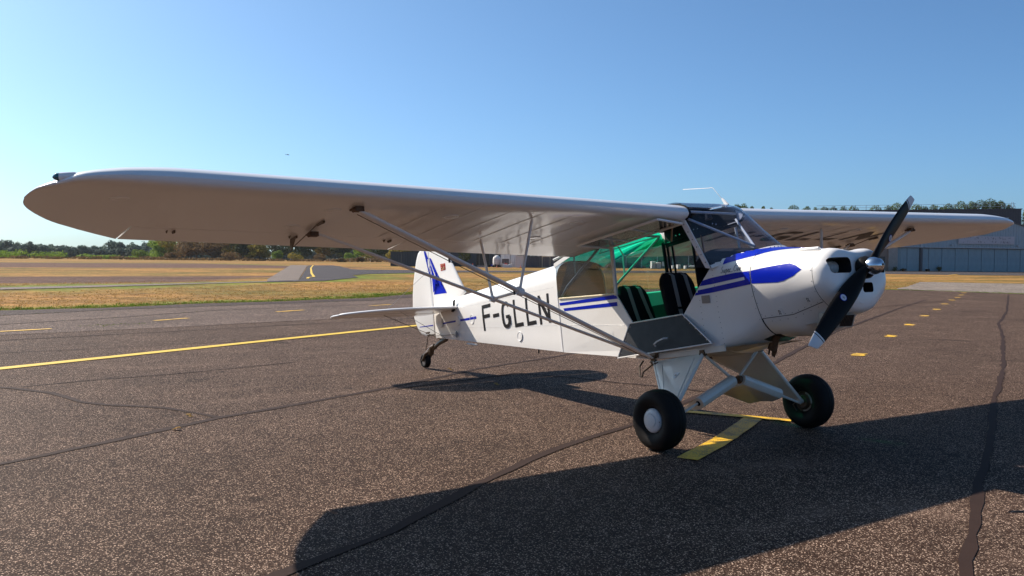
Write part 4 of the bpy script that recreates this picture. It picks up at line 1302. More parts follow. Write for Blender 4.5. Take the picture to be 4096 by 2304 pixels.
# heights above the flat bottom line (bottom line: -.055+.04x)
UX = [0, .006, .015, .03, .05, .08, .12, .18, .25, .33, .42, .52, .62, .72, .82, .91, .97, 1.0]
UH = [.052, .078, .094, .111, .127, .144, .160, .175, .184, .187, .183, .172, .154, .126, .090, .048, .018, .006]
LX = [0, .004, .012, .025, .045, .08, .12, .2, .35, .5, .65, .72, .8, .9, 1.0]
LH = [.052, .032, .018, .009, .003, .0, -.001, 0, .002, .002, .001, 0, 0, 0, 0]
CH = 1.59
def plan(y):
    xle = np.interp(y, [0, 4.6, 4.9, 5.08, 5.15, 5.187, 5.236, 5.283, 5.329, 5.35, 5.358, 5.362], [0, 0, -.006, -.030, -.060, -.10, -.165, -.21, -.27, -.35, -.41, -.47])
    xte = np.interp(y, [0, 4.60, 4.68, 4.76, 4.90, 5.054, 5.12, 5.17, 5.25, 5.307, 5.34, 5.355, 5.362], [-CH, -1.575, -1.51, -1.445, -1.32, -1.165, -1.085, -1.01, -.865, -.74, -.64, -.565, -.49])
    return xle, xte
def tf(y):
    if y < 4.5: return 1.0
    u = (y - 4.5) / .864
    return math.sqrt(max(0.0, 1 - u ** 1.9)) * .93 + .07
def dih(y): return .0175 * (y - .34)
def wz(fr, up, y, x, sag=True):
    h = np.interp(fr, UX, UH) if up else np.interp(fr, LX, LH)
    b = -.055 + .04 * (-fr * CH)
    z = b + h
    if y > 4.5:
        k_ = (min(y, 5.36) - 4.5) / .86
        c = b + .060 - .070 * k_ - .02 * fr + .035 * k_ * fr
        a_, b_ = plan(y)
        z = c + (z - c) * tf(y) * ((a_ - b_) / CH) ** .8
    elif sag and .08 < fr < .97:
        ph = ((y - .45) % .30) / .30
        sg = math.sin(math.pi * ph) ** .7 * min(1, (fr - .08) / .1) * (1.0 if up or y < 3 else .45)
        z += (-.004 if up else .0020) * sg
    return z + dih(y) + .034 * fr * (y - .34) / 4.25
def wsec(y, fa, fb, side, n=None):
    xle, xte = plan(y)
    ux = [f for f in UX if fa <= f <= fb]; lx = [f for f in LX if fa <= f <= fb]
    if not ux or ux[0] != fa: ux = [fa] + ux
    if ux[-1] != fb: ux = ux + [fb]
    if not lx or lx[0] != fa: lx = [fa] + lx
    if lx[-1] != fb: lx = lx + [fb]
    pts = []
    for f in reversed(ux): pts.append(Vector((xle + (xte - xle) * f, side * y, wz(f, True, y, 0))))
    for f in lx[(1 if fa == 0 else 0):]: pts.append(Vector((xle + (xte - xle) * f, side * y, wz(f, False, y, 0))))
    return pts
def ylist(a, b):
    out = []
    y = a
    while y < b - .02:
        out.append(y); y += .05
    out.append(b)
    return out
WINGS = {}
for side, nm in ((-1, 'near'), (1, 'far')):
    mb = MB()
    mb.loft([wsec(y, 0, .73, side) for y in ylist(.346, 4.5)] , True, True)
    mb.loft([wsec(y, 0, .73, side) for y in (4.5, 4.52, 4.54, 4.56, 4.58, 4.60)], True, True)
    mb.loft([wsec(y, 0, 1.0, side) for y in (4.60, 4.65, 4.7, 4.75, 4.8, 4.85, 4.9, 4.95, 5.0, 5.05, 5.1, 5.15, 5.2, 5.24, 5.27, 5.29, 5.31, 5.33, 5.34, 5.35, 5.354, 5.358, 5.360, 5.362)], True, True)
    mb.loft([wsec(y, .73, 1.0, side) for y in ylist(.346, .50)], True, True)
    w_ = mb.build('wing', 'wing', PLANE, 32)
    w_['label'] = 'starboard wing, nearest to the camera' if side < 0 else 'port wing carrying the registration underneath'
    WINGS[side] = w_
    for nm2, a, b in (('flap', .506, 2.39), ('aileron', 2.40, 4.588)):
        m_ = MB()
        rr = []
        for y in ylist(a, b):
            s_ = wsec(y, .733, 1.0, side)
            rr.append(s_)
        m_.loft(rr, True, True)
        m_.build(nm2, 'wing', w_, 32)
    # rib tapes under the wing
    for k in range(8):
        y = .60 + .3 * k
        m_ = MB(); rows = []
        for f in (.03, .06, .1, .15, .25, .4, .55, .72):
            z = wz(f, False, y, 0, False) - .0005
            x = -CH * f
            rows.append([Vector((x, side * (y - .012), z + .0004)), Vector((x, side * (y - .008), z - .0012)), Vector((x, side * (y + .008), z - .0012)), Vector((x, side * (y + .012), z + .0004))])
        m_.loft(rows, False, False)
        m_.build('rib_tape', 'wing', w_, 0)
    for x, y in ((-.424, 4.84), (-.93, 3.517), (-.395, 3.437), (-.378, 2.49), (-.932, 1.307), (-.357, 1.298)):
        z = wz(-x / CH, False, y, 0, False)
        m_ = MB(); m_.lathe((x, side * y, z + .002), (0, 0, -1), [(0, .062), (.005, .060), (.0055, .052), (.003, .048), (.003, .001)], 24)
        m_.build('inspection_cover', 'wing', w_, 30)
    # root seal
    seal = [wsec(.346, 0, .73, side)]
    m_ = MB(); pr = [p for p in wsec(.340, 0, .6, side)]
    m_.tube(pr, .0125, 6); m_.build('root_seal', 'dash', w_)
    # aileron hinge brackets, horn and push rod
    for y in (4.28, 3.36, 2.55):
        m_ = MB(); z = wz(.77, False, y, 0, False)
        m_.prism([(-1.20, side * y, z + .01), (-1.27, side * y, z + .01), (-1.25, side * y, z - .018), (-1.21, side * y, z - .018)], (0, side * .012, 0))
        m_.build('hinge_bracket', 'oily', w_, 0)
        m_ = MB(); m_.prism([(-1.20, side * (y + .05), z + .01), (-1.26, side * (y + .05), z + .01), (-1.24, side * (y + .05), z - .016)], (0, side * .006, 0))
        m_.build('hinge_bracket', 'oily', w_, 0)
    m_ = MB()
    m_.prism([(-1.20, side * 3.36, -.06 + dih(3.36)), (-1.34, side * 3.36, -.09 + dih(3.36)), (-1.36, side * 3.36, -.17 + dih(3.36)), (-1.33, side * 3.36, -.18 + dih(3.36))], (0, side * .006, 0))
    m_.build('aileron_horn', 'oily', w_, 0)
    m_ = MB(); m_.tube([(-.78, side * 3.37, -.07 + dih(3.37)), (-1.35, side * 3.36, -.165 + dih(3.36))], .004, 6)
    m_.tube([(-.70, side * 3.37, -.062 + dih(3.37)), (-.82, side * 3.37, -.078 + dih(3.37))], [.03, .012], 8, flat=.4, up=(0, 0, 1))
    m_.build('aileron_cable', 'oily', w_)
    # strut fittings
    for x in (-.255, -1.02):
        m_ = MB(); z = bot(x) + dih(3.31)
        m_.box((x, side * 3.31, z - .012), (.05, .06, .035)); m_.box((x - .03, side * 3.33, z - .006), (.09, .03, .012)); m_.lathe((x, side * 3.34, z - .02), (1, 0, 0), [(-.03, .012), (.03, .012)], 8)
        m_.build('strut_fitting', 'rust', w_, 0)
    # nav light on the tip
    z = -.012 + dih(5.2)
    m_ = MB(); m_.tube([(-.085, side * 5.12, z - .015), (-.11, side * 5.155, z), (-.16, side * 5.222, z + .004)], [.008, .024, .026], 14, flat=.85)
    nl = m_.build('navigation_light', 'wing', w_)
    m_ = MB(); m_.tube([(-.16, side * 5.222, z + .004), (-.167, side * 5.238, z + .004), (-.173, side * 5.252, z + .004), (-.176, side * 5.26, z + .004)], [.0245, .023, .015, .004], 14, flat=.9)
    m_.build('lens', 'green_lens' if side < 0 else 'hubcap', nl)

# registration under the far wing
bv_w = bvh_of(WINGS[1])
for ch, a, b in (('F', .70, 1.02), ('-', 1.14, 1.32), ('G', 1.45, 1.82), ('L', 1.93, 2.28), ('L', 2.39, 2.74), ('N', 2.85, 3.24)):
    st = [[(q[1], q[0]) for q in s_] for s_ in glyph(ch, a, b, -.44, -.86, .088)]
    letters_box(st, bv_w, -1, 'letter', WINGS[1], 'registration_letter', axis='z', cuts=.05)

# ---- lift struts, jury struts
for side in (-1, 1):
    A = Vector((-.255, side * 3.31, -.088 + dih(3.31) + .0)); Bm = Vector((-.600, side * .385, -1.188))
    A2 = Vector((-1.02, side * 3.29, -.102 + dih(3.29)))
    s1 = tub('lift_strut', [A, A.lerp(Bm, .02), A.lerp(Bm, .97), Bm], [.012, .031, .031, .015], 'strut', 12, flat=.50, up=(1, 0, 0))
    s2 = tub('lift_strut', [A2, A2.lerp(Bm, .02), A2.lerp(Bm, .97), Bm], [.010, .023, .023, .012], 'strut', 12, flat=.50, up=(1, 0, 0))
    s1['label'] = 'front lift strut'; s2['label'] = 'rear lift strut'
    m_ = MB(); m_.tube([A + Vector((-.03, -side * .0, -.02)), A.lerp(Bm, .26) + Vector((-.01, 0, -.035)), A.lerp(Bm, .55) + Vector((-.01, 0, -.03)), Bm + Vector((-.03, 0, -.01))], .003, 5)
    m_.build('aileron_cable', 'oily', s1)
    m_ = MB()
    for t in (.26, .47):
        p = A.lerp(Bm, t); m_.tube([p + Vector((-.01, 0, -.01)), p + Vector((-.01, 0, -.045))], .008, 6)
    m_.build('cable_guide', 'oily', s1)
    jf, jr = A.lerp(Bm, .487), A2.lerp(Bm, .487)
    tf_ = Vector((-.285, side * 1.80, bot(-.285) + dih(1.8)))
    tr_ = Vector((-1.0, side * 1.82, bot(-1.0) + dih(1.82)))
    tub('jury_strut', [tf_, tf_.lerp(jf, .05), tf_.lerp(jf, .95), jf], [.006, .017, .017, .008], 'strut', 8, flat=.45, up=(1, 0, 0))
    tub('jury_strut', [tr_, tr_.lerp(jr, .05), tr_.lerp(jr, .95), jr], [.006, .016, .016, .008], 'strut', 8, flat=.45, up=(1, 0, 0))
    tub('jury_strut', [jf, jf.lerp(jr, .05), jf.lerp(jr, .95), jr], [.006, .012, .012, .006], 'strut', 8, flat=.5)
    m_ = MB(); m_.lathe(jf, (jf - A).normalized(), [(-.025, .034), (.025, .034)], 12); m_.build('jury_clamp', 'strut', s1, 30)
    m_ = MB(); m_.lathe(jr, (jr - A2).normalized(), [(-.02, .026), (.02, .026)], 12); m_.build('jury_clamp', 'strut', s2, 30)
    m_ = MB(); m_.box((-.60, side * .362, -1.180), (.07, .04, .03)); m_.box((-.555, side * .36, -1.165), (.03, .03, .05)); m_.build('strut_fitting', 'oily', s1, 0)

# ---- landing gear
AX = Vector((-.024, .93, -1.698))
for side in (-1, 1):
    F_, B_ = Vector((-.02, side * .355, -1.205)), Vector((-.615, side * .355, -1.222))
    lo_f, lo_b = Vector((-.01, side * .815, -1.685)), Vector((-.075, side * .80, -1.675))
    # triangular leg with a fabric fairing
    mb = MB()
    n_ = (lo_f - F_).cross(B_ - F_).normalized() * .012
    mb.prism([F_ - n_ * .6, B_ - n_ * .6, lo_b - n_ * .6, lo_f - n_ * .6], n_ * 1.2)
    mb.tube([F_, lo_f], .017, 10); mb.tube([B_, lo_b], .013, 10)
    c_ = (F_ + B_ * 1.0 + lo_b) / 3
    leg = mb.build('gear_leg', 'gear', PLANE, 40)
    if side < 0:
        m_ = MB()
        cc = Vector((-.215, side * .52, -1.375)); dn = (lo_b - B_).normalized(); nn = (lo_f - F_).cross(B_ - F_).normalized()
        if nn.y > 0: nn = -nn
        t1 = Vector((1, 0, 0)); t1 = (t1 - nn * t1.dot(nn)).normalized(); t2 = nn.cross(t1); t2 = t2 if t2.z > 0 else -t2
        # place on the leg plane
        cc = F_ + (B_ - F_) * .47 + ((lo_f + lo_b) / 2 - (F_ + B_) / 2) * .33
        q = [cc + nn * .009 + t1 * a_ + t2 * b_ for a_, b_ in ((-.032, .028), (-.015, .034), (.015, .034), (.032, .028), (.012, -.03), (-.012, -.03))]
        m_.prism(q, nn * .002); m_.build('leg_badge', 'cont_white', leg, 0)
        m_ = MB(); m_.lathe(cc + nn * .011, nn, [(0, .011), (.001, .011)], 12); m_.build('badge_mark', 'steel', leg, 0)
        m_ = MB(); m_.tube([F_.lerp(B_, .12) + nn * .010 + (lo_f - F_) * .06, lo_f.lerp(lo_b, .3) + nn * .01 - (lo_f - F_) * .1], .0035, 5)
        m_.tube([F_.lerp(B_, .84) + nn * .010 + (lo_b - B_) * .1, lo_b.lerp(lo_f, .2) + nn * .01 - (lo_b - B_) * .12], .004, 5)
        m_.build('stiffener', 'gear', leg)
    for p_ in (F_, B_):
        m_ = MB(); m_.tube([p_ + Vector((-.03, 0, .0)), p_ + Vector((.03, 0, 0))], .018, 8); m_.box(p_ + Vector((0, 0, .02)), (.05, .03, .03)); m_.build('leg_fitting', 'oily', leg, 30)
    # cabane tube and shock strut
    J0 = Vector((-.02, side * .035, -1.435))
    tub('cabane_tube', [Vector((-.03, side * .33, -1.215)), J0], .0125, 'gear')
    o1 = Vector((-.005, side * .50, -1.605)); i1 = Vector((-.015, side * .055, -1.448))
    tub('shock_rod', [o1.lerp(i1, .1), Vector((-.01, side * .80, -1.71))], .011, 'gear')
    mb = MB()
    rows = []
    for p_ in (i1, o1):
        d_ = (o1 - i1).normalized()
        up_ = Vector((0, 0, 1)); up_ = (up_ - d_ * up_.dot(d_)).normalized()
        prof = [(.052, 0), (.045, .026), (.028, .043), (0, .050), (-.06, .046), (-.14, .030), (-.23, .010), (-.29, .0), (-.23, -.010), (-.14, -.030), (-.06, -.046), (0, -.050), (.028, -.043), (.045, -.026)]
        sk = 0 if p_ is i1 else (0.0)
        rows.append([p_ + Vector((1, 0, -.0)) * (a_ + .01) + Vector((0, 0, .30)) * min(0, a_) + up_ * b_ for a_, b_ in prof])
    # trim the trailing corner at the outer end
    for i_ in (5, 6, 7, 8, 9):
        rows[1][i_] += (i1 - o1).normalized() * .06
    mb.loft(rows, True, True)
    sh = mb.build('shock_strut', 'gear', PLANE, 30)
    m_ = MB(); d_ = (o1 - i1).normalized()
    m_.lathe(o1 + d_ * .001 + Vector((.008, 0, 0)), d_, [(0, .022), (.002, .022)], 14); m_.build('rod_opening', 'dash', sh, 0)
    m_ = MB(); m_.lathe(i1 - d_ * .004, -d_, [(0, .038), (.03, .03)], 12); m_.build('end_boot', 'rust', sh, 30)
    tub('axle', [Vector((-.03, side * .79, -1.69)), AX * 1 if side > 0 else Vector((AX.x, -AX.y, AX.z))], .02, 'gear')
    # wheel
    C_ = Vector((AX.x, side * .93, AX.z))
    tp = [(-.062, .095), (-.082, .12), (-.098, .155), (-.100, .182), (-.092, .208), (-.074, .228), (-.05, .239), (-.022, .2435), (-.020, .2405), (-.014, .2405), (-.012, .2445), (.012, .2445), (.014, .2405), (.020, .2405), (.022, .2435), (.05, .239), (.074, .228), (.092, .208), (.100, .182), (.098, .155), (.082, .12), (.062, .095)]
    mb = MB()
    n = 48
    rows = [[C_ + Vector((math.cos(2 * math.pi * k / n) * r_, t_, math.sin(2 * math.pi * k / n) * r_)) for k in range(n)] for t_, r_ in tp]
    mb.loft(rows, True, False)
    mb.v = [tuple(Vector(v)) for v in mb.v]
    wh = mb.build('wheel', 'rubber', PLANE, 45)
    m_ = MB()
    if side < 0:
        m_.lathe(C_ + Vector((0, -.058, 0)), (0, -1, 0), [(0, .097), (.012, .097), (.020, .092), (.027, .080), (.032, .058), (.030, .054), (.036, .050), (.040, .03), (.041, .001)], 36)
        hc = m_.build('hubcap', 'hubcap', wh, 30)
        m2 = MB()
        for k in range(3):
            a = R(90 + 120 * k + 20); m2.lathe(C_ + Vector((math.cos(a) * .086, -.078, math.sin(a) * .086)), (0, -1, 0), [(0, .0055), (.006, .0045)], 8)
        m2.build('screws', 'steel', hc, 0)['kind'] = 'stuff'
    else:
        m_.lathe(C_ + Vector((0, .058, 0)), (0, 1, 0), [(0, .097), (.02, .092), (.032, .05), (.036, .001)], 28); m_.build('hubcap', 'hubcap', wh, 30)
    m_ = MB(); m_.lathe(C_ + Vector((0, -side * .05, 0)), (0, -side, 0), [(0, .098), (.010, .092), (.004, .078), (.012, .06), (.03, .05), (.03, .001)], 28); m_.build('rim', 'oily', wh, 30)
    m_ = MB()
    arc = [C_ + Vector((math.cos(R(a)) * .082, -side * .062, math.sin(R(a)) * .082)) for a in range(-100, 80, 12)]
    m_.tube(arc, .008, 6, flat=.5); m_.build('brake_disc', 'steel', wh)
    tub('brake_hose', [Vector((-.02, side * .81, -1.66)), Vector((-.12, side * .835, -1.72)), Vector((-.10, side * .85, -1.78))], .006, 'oily')
# step behind the gear
tub('boarding_step', [(-.745, -.36, -1.205), (-.735, -.42, -1.25), (-.70, -.46, -1.335), (-.675, -.46, -1.345), (-.66, -.45, -1.30), (-.60, -.40, -1.25), (-.54, -.37, -1.235)], .009, 'oily')
tub('drain_mast', [(-2.62, -.1, -.93), (-2.62, -.1, -.985)], .008, 'black')

# ---- tail
def flat_surface(name, outline, axis, c0, th, mat, parent, edge=.45):
    """outline in the plane; lens shaped thickness: inset ring at full thickness, rounded edge"""
    n = len(outline)
    cx = sum(p[0] for p in outline) / n; cy = sum(p[1] for p in outline) / n
    def put(p, off):
        return Vector((p[0], c0 + off, p[1])) if axis == 'y' else Vector((p[0], p[1], c0 + off))
    def inset(d):
        out = []
        for i in range(n):
            a, b, c = Vector(outline[i - 1]), Vector(outline[i]), Vector(outline[(i + 1) % n])
            t = ((b - a).normalized() + (c - b).normalized())
            if t.length < 1e-6: t = (b - a)
            t.normalize(); nn = Vector((-t.y, t.x))
            if nn.dot(Vector((cx, cy)) - b) < 0: nn = -nn
            out.append(b + nn * d)
        return out
    mb = MB()
    rings = []
    for d, o in ((th * 1.2, -th / 2), (th * .35, -th * .40), (0, -th * .12), (0, th * .12), (th * .35, th * .40), (th * 1.2, th / 2)):
        rings.append([put(p, o) for p in inset(d)])
    mb.loft(rings, True, True)
    return mb.build(name, mat, parent, 40)
def smooth_outline(pts, n=60, closed=True):
    P = [Vector(p) for p in pts]; m = len(P); out = []
    for i in range(m):
        a, b, c, d = P[i - 1], P[i], P[(i + 1) % m], P[(i + 2) % m]
        for k in range(4):
            t = k / 4
            out.append(0.5 * ((2 * b) + (c - a) * t + (2 * a - 5 * b + 4 * c - d) * t * t + (3 * b - a - 3 * c + d) * t ** 3))
    return out
fin_pts = [(-4.09, -.12), (-4.12, -.055), (-4.227, .104), (-4.331, .273), (-4.46, .415), (-4.60, .505), (-4.75, .555), (-4.865, .565), (-4.865, .3), (-4.855, 0), (-4.850, -.25), (-4.60, -.25), (-4.2, -.17)]
fin = flat_surface('fin', fin_pts, 'y', 0, .028, 'white', PLANE)
rud_pts = [(-4.872, .566), (-4.97, .585), (-5.06, .575), (-5.14, .535), (-5.20, .455), (-5.265, .31), (-5.32, .18), (-5.365, .02), (-5.389, -.128), (-5.383, -.26), (-5.345, -.36), (-5.29, -.455), (-5.21, -.515), (-5.12, -.545), (-5.0, -.56), (-4.868, -.565), (-4.862, -.3), (-4.866, .1)]
rud = flat_surface('rudder', rud_pts, 'y', 0, .026, 'white', PLANE)
bv_fin, bv_rud = bvh_of(fin), bvh_of(rud)
for s in (-1, 1):
    decal('stripe', [(-4.955, .560), (-4.975, .52), (-4.875, .16), (-4.872, .04), (-4.868, .40)], bv_rud, 'y', s, 'blue', rud, cuts=.05)
    decal('stripe', [(-4.862, .36), (-4.855, .02), (-4.825, -.022), (-4.70, .043), (-4.858, .405)], bv_fin, 'y', s, 'blue', fin, cuts=.05)
    decal('stripe', [(-4.862, .46), (-4.80, .395), (-4.70, .225), (-4.60, .06), (-4.50, -.073), (-4.815, -.050), (-4.66, .020), (-4.858, .425)], bv_fin, 'y', s, 'blue', fin, cuts=.05)
    # red name badge
    decal('name_badge', [(-4.60, .305), (-4.485, .300), (-4.482, .215), (-4.598, .218)], bv_fin, 'y', s, 'red', fin, cuts=.2)
    if s < 0:
        strokes = []
        x = -4.590
        mbt = MB()
        def stroke(pts, w):
            for a, b in zip(pts[:-1], pts[1:]):
                mbt.tube([(a[0], -.0190, a[1]), (b[0], -.0190, b[1])], w, 4, flat=.5, up=(0, 1, 0))
        z0, hh = .228, .034
        stroke([(-4.566, z0 + hh * .85), (-4.576, z0 + hh), (-4.588, z0 + hh * .8), (-4.588, z0 + hh * .2), (-4.576, z0), (-4.566, z0 + hh * .15)], .0032)
        stroke([(-4.554, z0 + hh), (-4.554, z0 + hh * .2), (-4.543, z0), (-4.532, z0 + hh * .2), (-4.532, z0 + hh)], .0032)
        stroke([(-4.520, z0), (-4.520, z0 + hh), (-4.505, z0 + hh * .9), (-4.505, z0 + hh * .6), (-4.520, z0 + hh * .5), (-4.502, z0 + hh * .4), (-4.502, z0 + hh * .1), (-4.520, z0)], .0032)
        zp, hp = .277, .017
        def P5(x0, pts, w=.0016):
            stroke([(x0 + u * .010, zp + v * hp) for u, v in pts], w)
        P5(-4.578, [(0, 0), (0, 1), (1, .9), (1, .55), (0, .5)]); P5(-4.561, [(0, 0), (0, 1)]); P5(-4.552, [(0, 0), (0, 1), (1, .9), (1, .55), (0, .5)])
        P5(-4.536, [(1, 1), (0, 1), (0, .5), (.8, .5), (0, .5), (0, 0), (1, 0)]); P5(-4.520, [(0, 0), (0, 1), (1, .9), (1, .55), (0, .5), (1, 0)])
        mbt.build('badge_lettering', 'cream', fin, 0)
decal('stripe', [(-5.31, -.418), (-5.31, -.411), (-4.90, -.425), (-4.90, -.438)], bv_rud, 'y', -1, 'blue', rud, cuts=.1)
# tailplane
for side in (-1, 1):
    st = [(-4.13, .03), (-4.13, .35), (-4.145, .70), (-4.20, .95), (-4.285, 1.12), (-4.40, 1.28), (-4.52, 1.39), (-4.62, 1.435), (-4.625, 1.0), (-4.625, .5), (-4.625, .05)]
    el = [(-4.640, .07), (-4.640, .5), (-4.640, 1.0), (-4.640, 1.438), (-4.74, 1.465), (-4.84, 1.445), (-4.90, 1.37), (-4.935, 1.2), (-4.955, .95), (-4.96, .6), (-4.955, .35), (-4.93, .2), (-4.87, .10), (-4.78, .07)]
    f1 = flat_surface('tailplane', [(x, side * y) for x, y in st], 'z', -.292, .034, 'wing', PLANE)
    f2 = flat_surface('elevator', [(x, side * y) for x, y in el], 'z', -.294, .028, 'wing', PLANE)
    tub('brace_wire', [(-4.64, side * .84, -.312), (-4.86, side * .03, -.575)], .004, 'oily', 6)
    tub('brace_wire', [(-4.64, side * .84, -.276), (-4.84, side * .01, .29)], .0022, 'steel', 6)
    tub('brace_wire', [(-4.30, side * .80, -.312), (-4.55, side * .07, -.62)], .003, 'steel', 6)
tub('jackscrew_cable', [(-4.16, -.12, -.20), (-4.28, -.11, -.33)], .005, 'black')
m_ = MB(); m_.prism([(-4.17, -.115, -.20), (-4.20, -.115, -.21), (-4.24, -.112, -.34), (-4.20, -.112, -.33)], (0, -.014, 0)); m_.build('tail_antenna', 'black', PLANE, 0)
tub('rudder_post', [(-4.845, -.012, -.30), (-4.845, -.012, -.60)], .016, 'rust')
tub('rudder_post', [(-4.80, -.03, -.30), (-4.81, -.03, -.60)], .013, 'gear')
m_ = MB(); m_.box((-4.89, -.0, -.555), (.03, .22, .012)); m_.box((-4.95, -.07, -.52), (.09, .012, .02)); m_.build('rudder_horn', 'oily', PLANE, 0)
# tailwheel
TW = Vector((-5.185, 0, -.858))
tw_g = MB()
tw_g.tube([(-4.62, 0, -.635), (-4.76, 0, -.655), (-4.88, 0, -.690), (-4.99, 0, -.735)], [.030, .030, .027, .024], 8, flat=.7)
tsp = tw_g.build('tailwheel_spring', 'oily', PLANE)
mb = MB(); mb.tube([(-4.99, 0, -.695), (-5.035, 0, -.79)], [.034, .036], 12); mb.tube([(-5.00, 0, -.72), (-5.12, 0, -.765)], [.036, .030], 10); mb.tube([(-4.93, 0, -.69), (-5.02, 0, -.715)], [.026, .036], 10)
for s in (-1, 1):
    mb.tube([(-5.05, s * .02, -.755), (-5.10, s * .045, -.775), (-5.185, s * .045, -.858)], [.022, .020, .018], 8)
mb.build('tailwheel_fork', 'oily', PLANE)
mb = MB(); n = 32
# ground contact of the tail wheel sets its radius
tp2 = [(-.022, .045), (-.033, .06), (-.036, .072), (-.030, .086), (-.015, .0935), (.015, .0935), (.030, .086), (.036, .072), (.033, .06), (.022, .045)]
mb.loft([[TW + Vector((math.cos(2 * math.pi * k / n) * r_, t_, math.sin(2 * math.pi * k / n) * r_)) for k in range(n)] for t_, r_ in tp2], True, False)
tw = mb.build('tailwheel', 'rubber', PLANE, 45)
mb = MB(); mb.lathe(TW + Vector((0, -.030, 0)), (0, 1, 0), [(0, .012), (.002, .046), (.058, .046), (.060, .012)], 20); mb.build('tailwheel_hub', 'steel', tw, 40)
for s in (-1, 1):
    pth = []
    p0 = Vector((-4.90, s * .10, -.565)); p1 = Vector((-5.03, s * .075, -.735))
    for k in range(41):
        t = k / 40; p = p0.lerp(p1, t)
        if .25 < t < .75:
            a = k * 2.4; p = p + Vector((math.cos(a) * .009, math.sin(a) * .009, 0))
        pth.append(p)
    tub('steering_spring', pth, .0045, 'oily', 5)
# antennas on the roof
tub('whip_antenna', [(-.075, .20, .100), (-.100, .20, .150), (-.15, .20, .215), (-.195, .20, .275), (-.215, .20, .285), (-.25, .20, .288), (-.56, .20, .347)], .0028, 'strut', 6)
mb = MB(); mb.tube([(-.055, .20, .085), (-.105, .20, .160)], [.024, .011], 8, flat=.5, up=(1, 0, 0)); mb.build('antenna_base', 'wing', PLANE)

# ---------------------------------------------------------------- thin summer haze
hz = MB(); hz.box((0, 0, 10.4), (5600, 5600, 24))
hz_o = hz.build('haze', 'white', None, 0)
hm, hnt, hb = new_mat('haze_air')
hnt.nodes.remove(hb)
hv = node(hnt, 'ShaderNodeVolumePrincipled')
hv.inputs['Color'].default_value = (0.86, 0.93, 1.0, 1)
hv.inputs['Density'].default_value = 0.00006
hv.inputs['Anisotropy'].default_value = 0.2
hnt.links.new(hv.outputs[0], [n for n in hnt.nodes if n.type == 'OUTPUT_MATERIAL'][0].inputs['Volume'])
hz_o.data.materials.clear(); hz_o.data.materials.append(hm)
tag(hz_o, 'thin pale haze over the airfield', 'haze', None, 'stuff')

# ---------------------------------------------------------------- trees
def crown_bm(lobes, n, fs, rnd):
    vs, fc = [], []
    tot = sum(a * b * c for _, (a, b, c) in lobes)
    for (cx, cy, cz), (a, b, c) in lobes:
        m = max(12, int(n * (a * b * c) / tot))
        for _ in range(m):
            while True:
                p = Vector((rnd.uniform(-1, 1), rnd.uniform(-1, 1), rnd.uniform(-1, 1)))
                if .35 < p.length < 1: break
            p = p.normalized() * (p.length ** .45)
            q = Vector((cx + p.x * a, cy + p.y * b, cz + p.z * c))
            nrm = (p + Vector((rnd.uniform(-1, 1), rnd.uniform(-1, 1), rnd.uniform(-.6, 1))) * .8).normalized()
            t = nrm.orthogonal().normalized(); u = nrm.cross(t)
            ang = rnd.uniform(0, 6.28); t, u = t * math.cos(ang) + u * math.sin(ang), u * math.cos(ang) - t * math.sin(ang)
            s1, s2 = fs * rnd.uniform(.5, 1.3), fs * rnd.uniform(.4, 1.0)
            o = len(vs)
            vs += [q - t * s1, q - u * s2 * .8 + t * s1 * .2, q + t * s1, q + u * s2]
            fc.append((o, o + 1, o + 2, o + 3))
    return vs, fc

def tree_mesh(kind, w, h, seed, fs, n):
    rnd = random.Random(seed)
    lobes = []
    if kind == 'pine':
        lobes.append(((0, 0, h * .82), (w * .32, w * .32, h * .16)))
        for k in range(9):
            a = rnd.uniform(0, 6.28); r_ = rnd.uniform(.12, .42) * w
            lobes.append(((math.cos(a) * r_, math.sin(a) * r_, h * rnd.uniform(.66, .9)), (w * rnd.uniform(.13, .24), w * rnd.uniform(.13, .24), h * rnd.uniform(.04, .08))))
        lobes = [(c, s) for c, s in lobes]
        base = h * .62
    elif kind == 'bush':
        for k in range(9):
            a = rnd.uniform(0, 6.28); r_ = rnd.uniform(0, .34) * w
            lobes.append(((math.cos(a) * r_, math.sin(a) * r_, h * rnd.uniform(.25, .62)), (w * rnd.uniform(.14, .26), w * rnd.uniform(.14, .26), h * rnd.uniform(.18, .36))))
        base = h * .15
    else:
        lobes.append(((0, 0, h * .55), (w * .30, w * .30, h * .36)))
        for k in range(12):
            a = rnd.uniform(0, 6.28); r_ = rnd.uniform(.15, .42) * w
            lobes.append(((math.cos(a) * r_, math.sin(a) * r_, h * rnd.uniform(.22, .84)), (w * rnd.uniform(.12, .24), w * rnd.uniform(.12, .24), h * rnd.uniform(.08, .17))))
        base = h * .25
    mx = max(c[2] + s[2] for c, s in lobes)
    k_ = h / mx
    lobes = [((c[0], c[1], c[2] * k_), (s[0], s[1], s[2] * k_)) for c, s in lobes]
    vs, fc = crown_bm(lobes, n, fs, rnd)
    # trunk with limbs
    tm = MB()
    r0 = max(.08, w * .028)
    if kind != 'bush':
        tm.tube([(0, 0, -.3), (w * .01, 0, base * .5), (w * .02, w * .01, h * .8)], [r0 * 1.3, r0, r0 * .35], 7)
    for c, s in lobes[1:8]:
        tm.tube([(0, 0, base * .7), (c[0] * .5, c[1] * .5, c[2] * .8), c], [r0 * .5, r0 * .3, r0 * .1], 5)
    return (vs, fc), tm

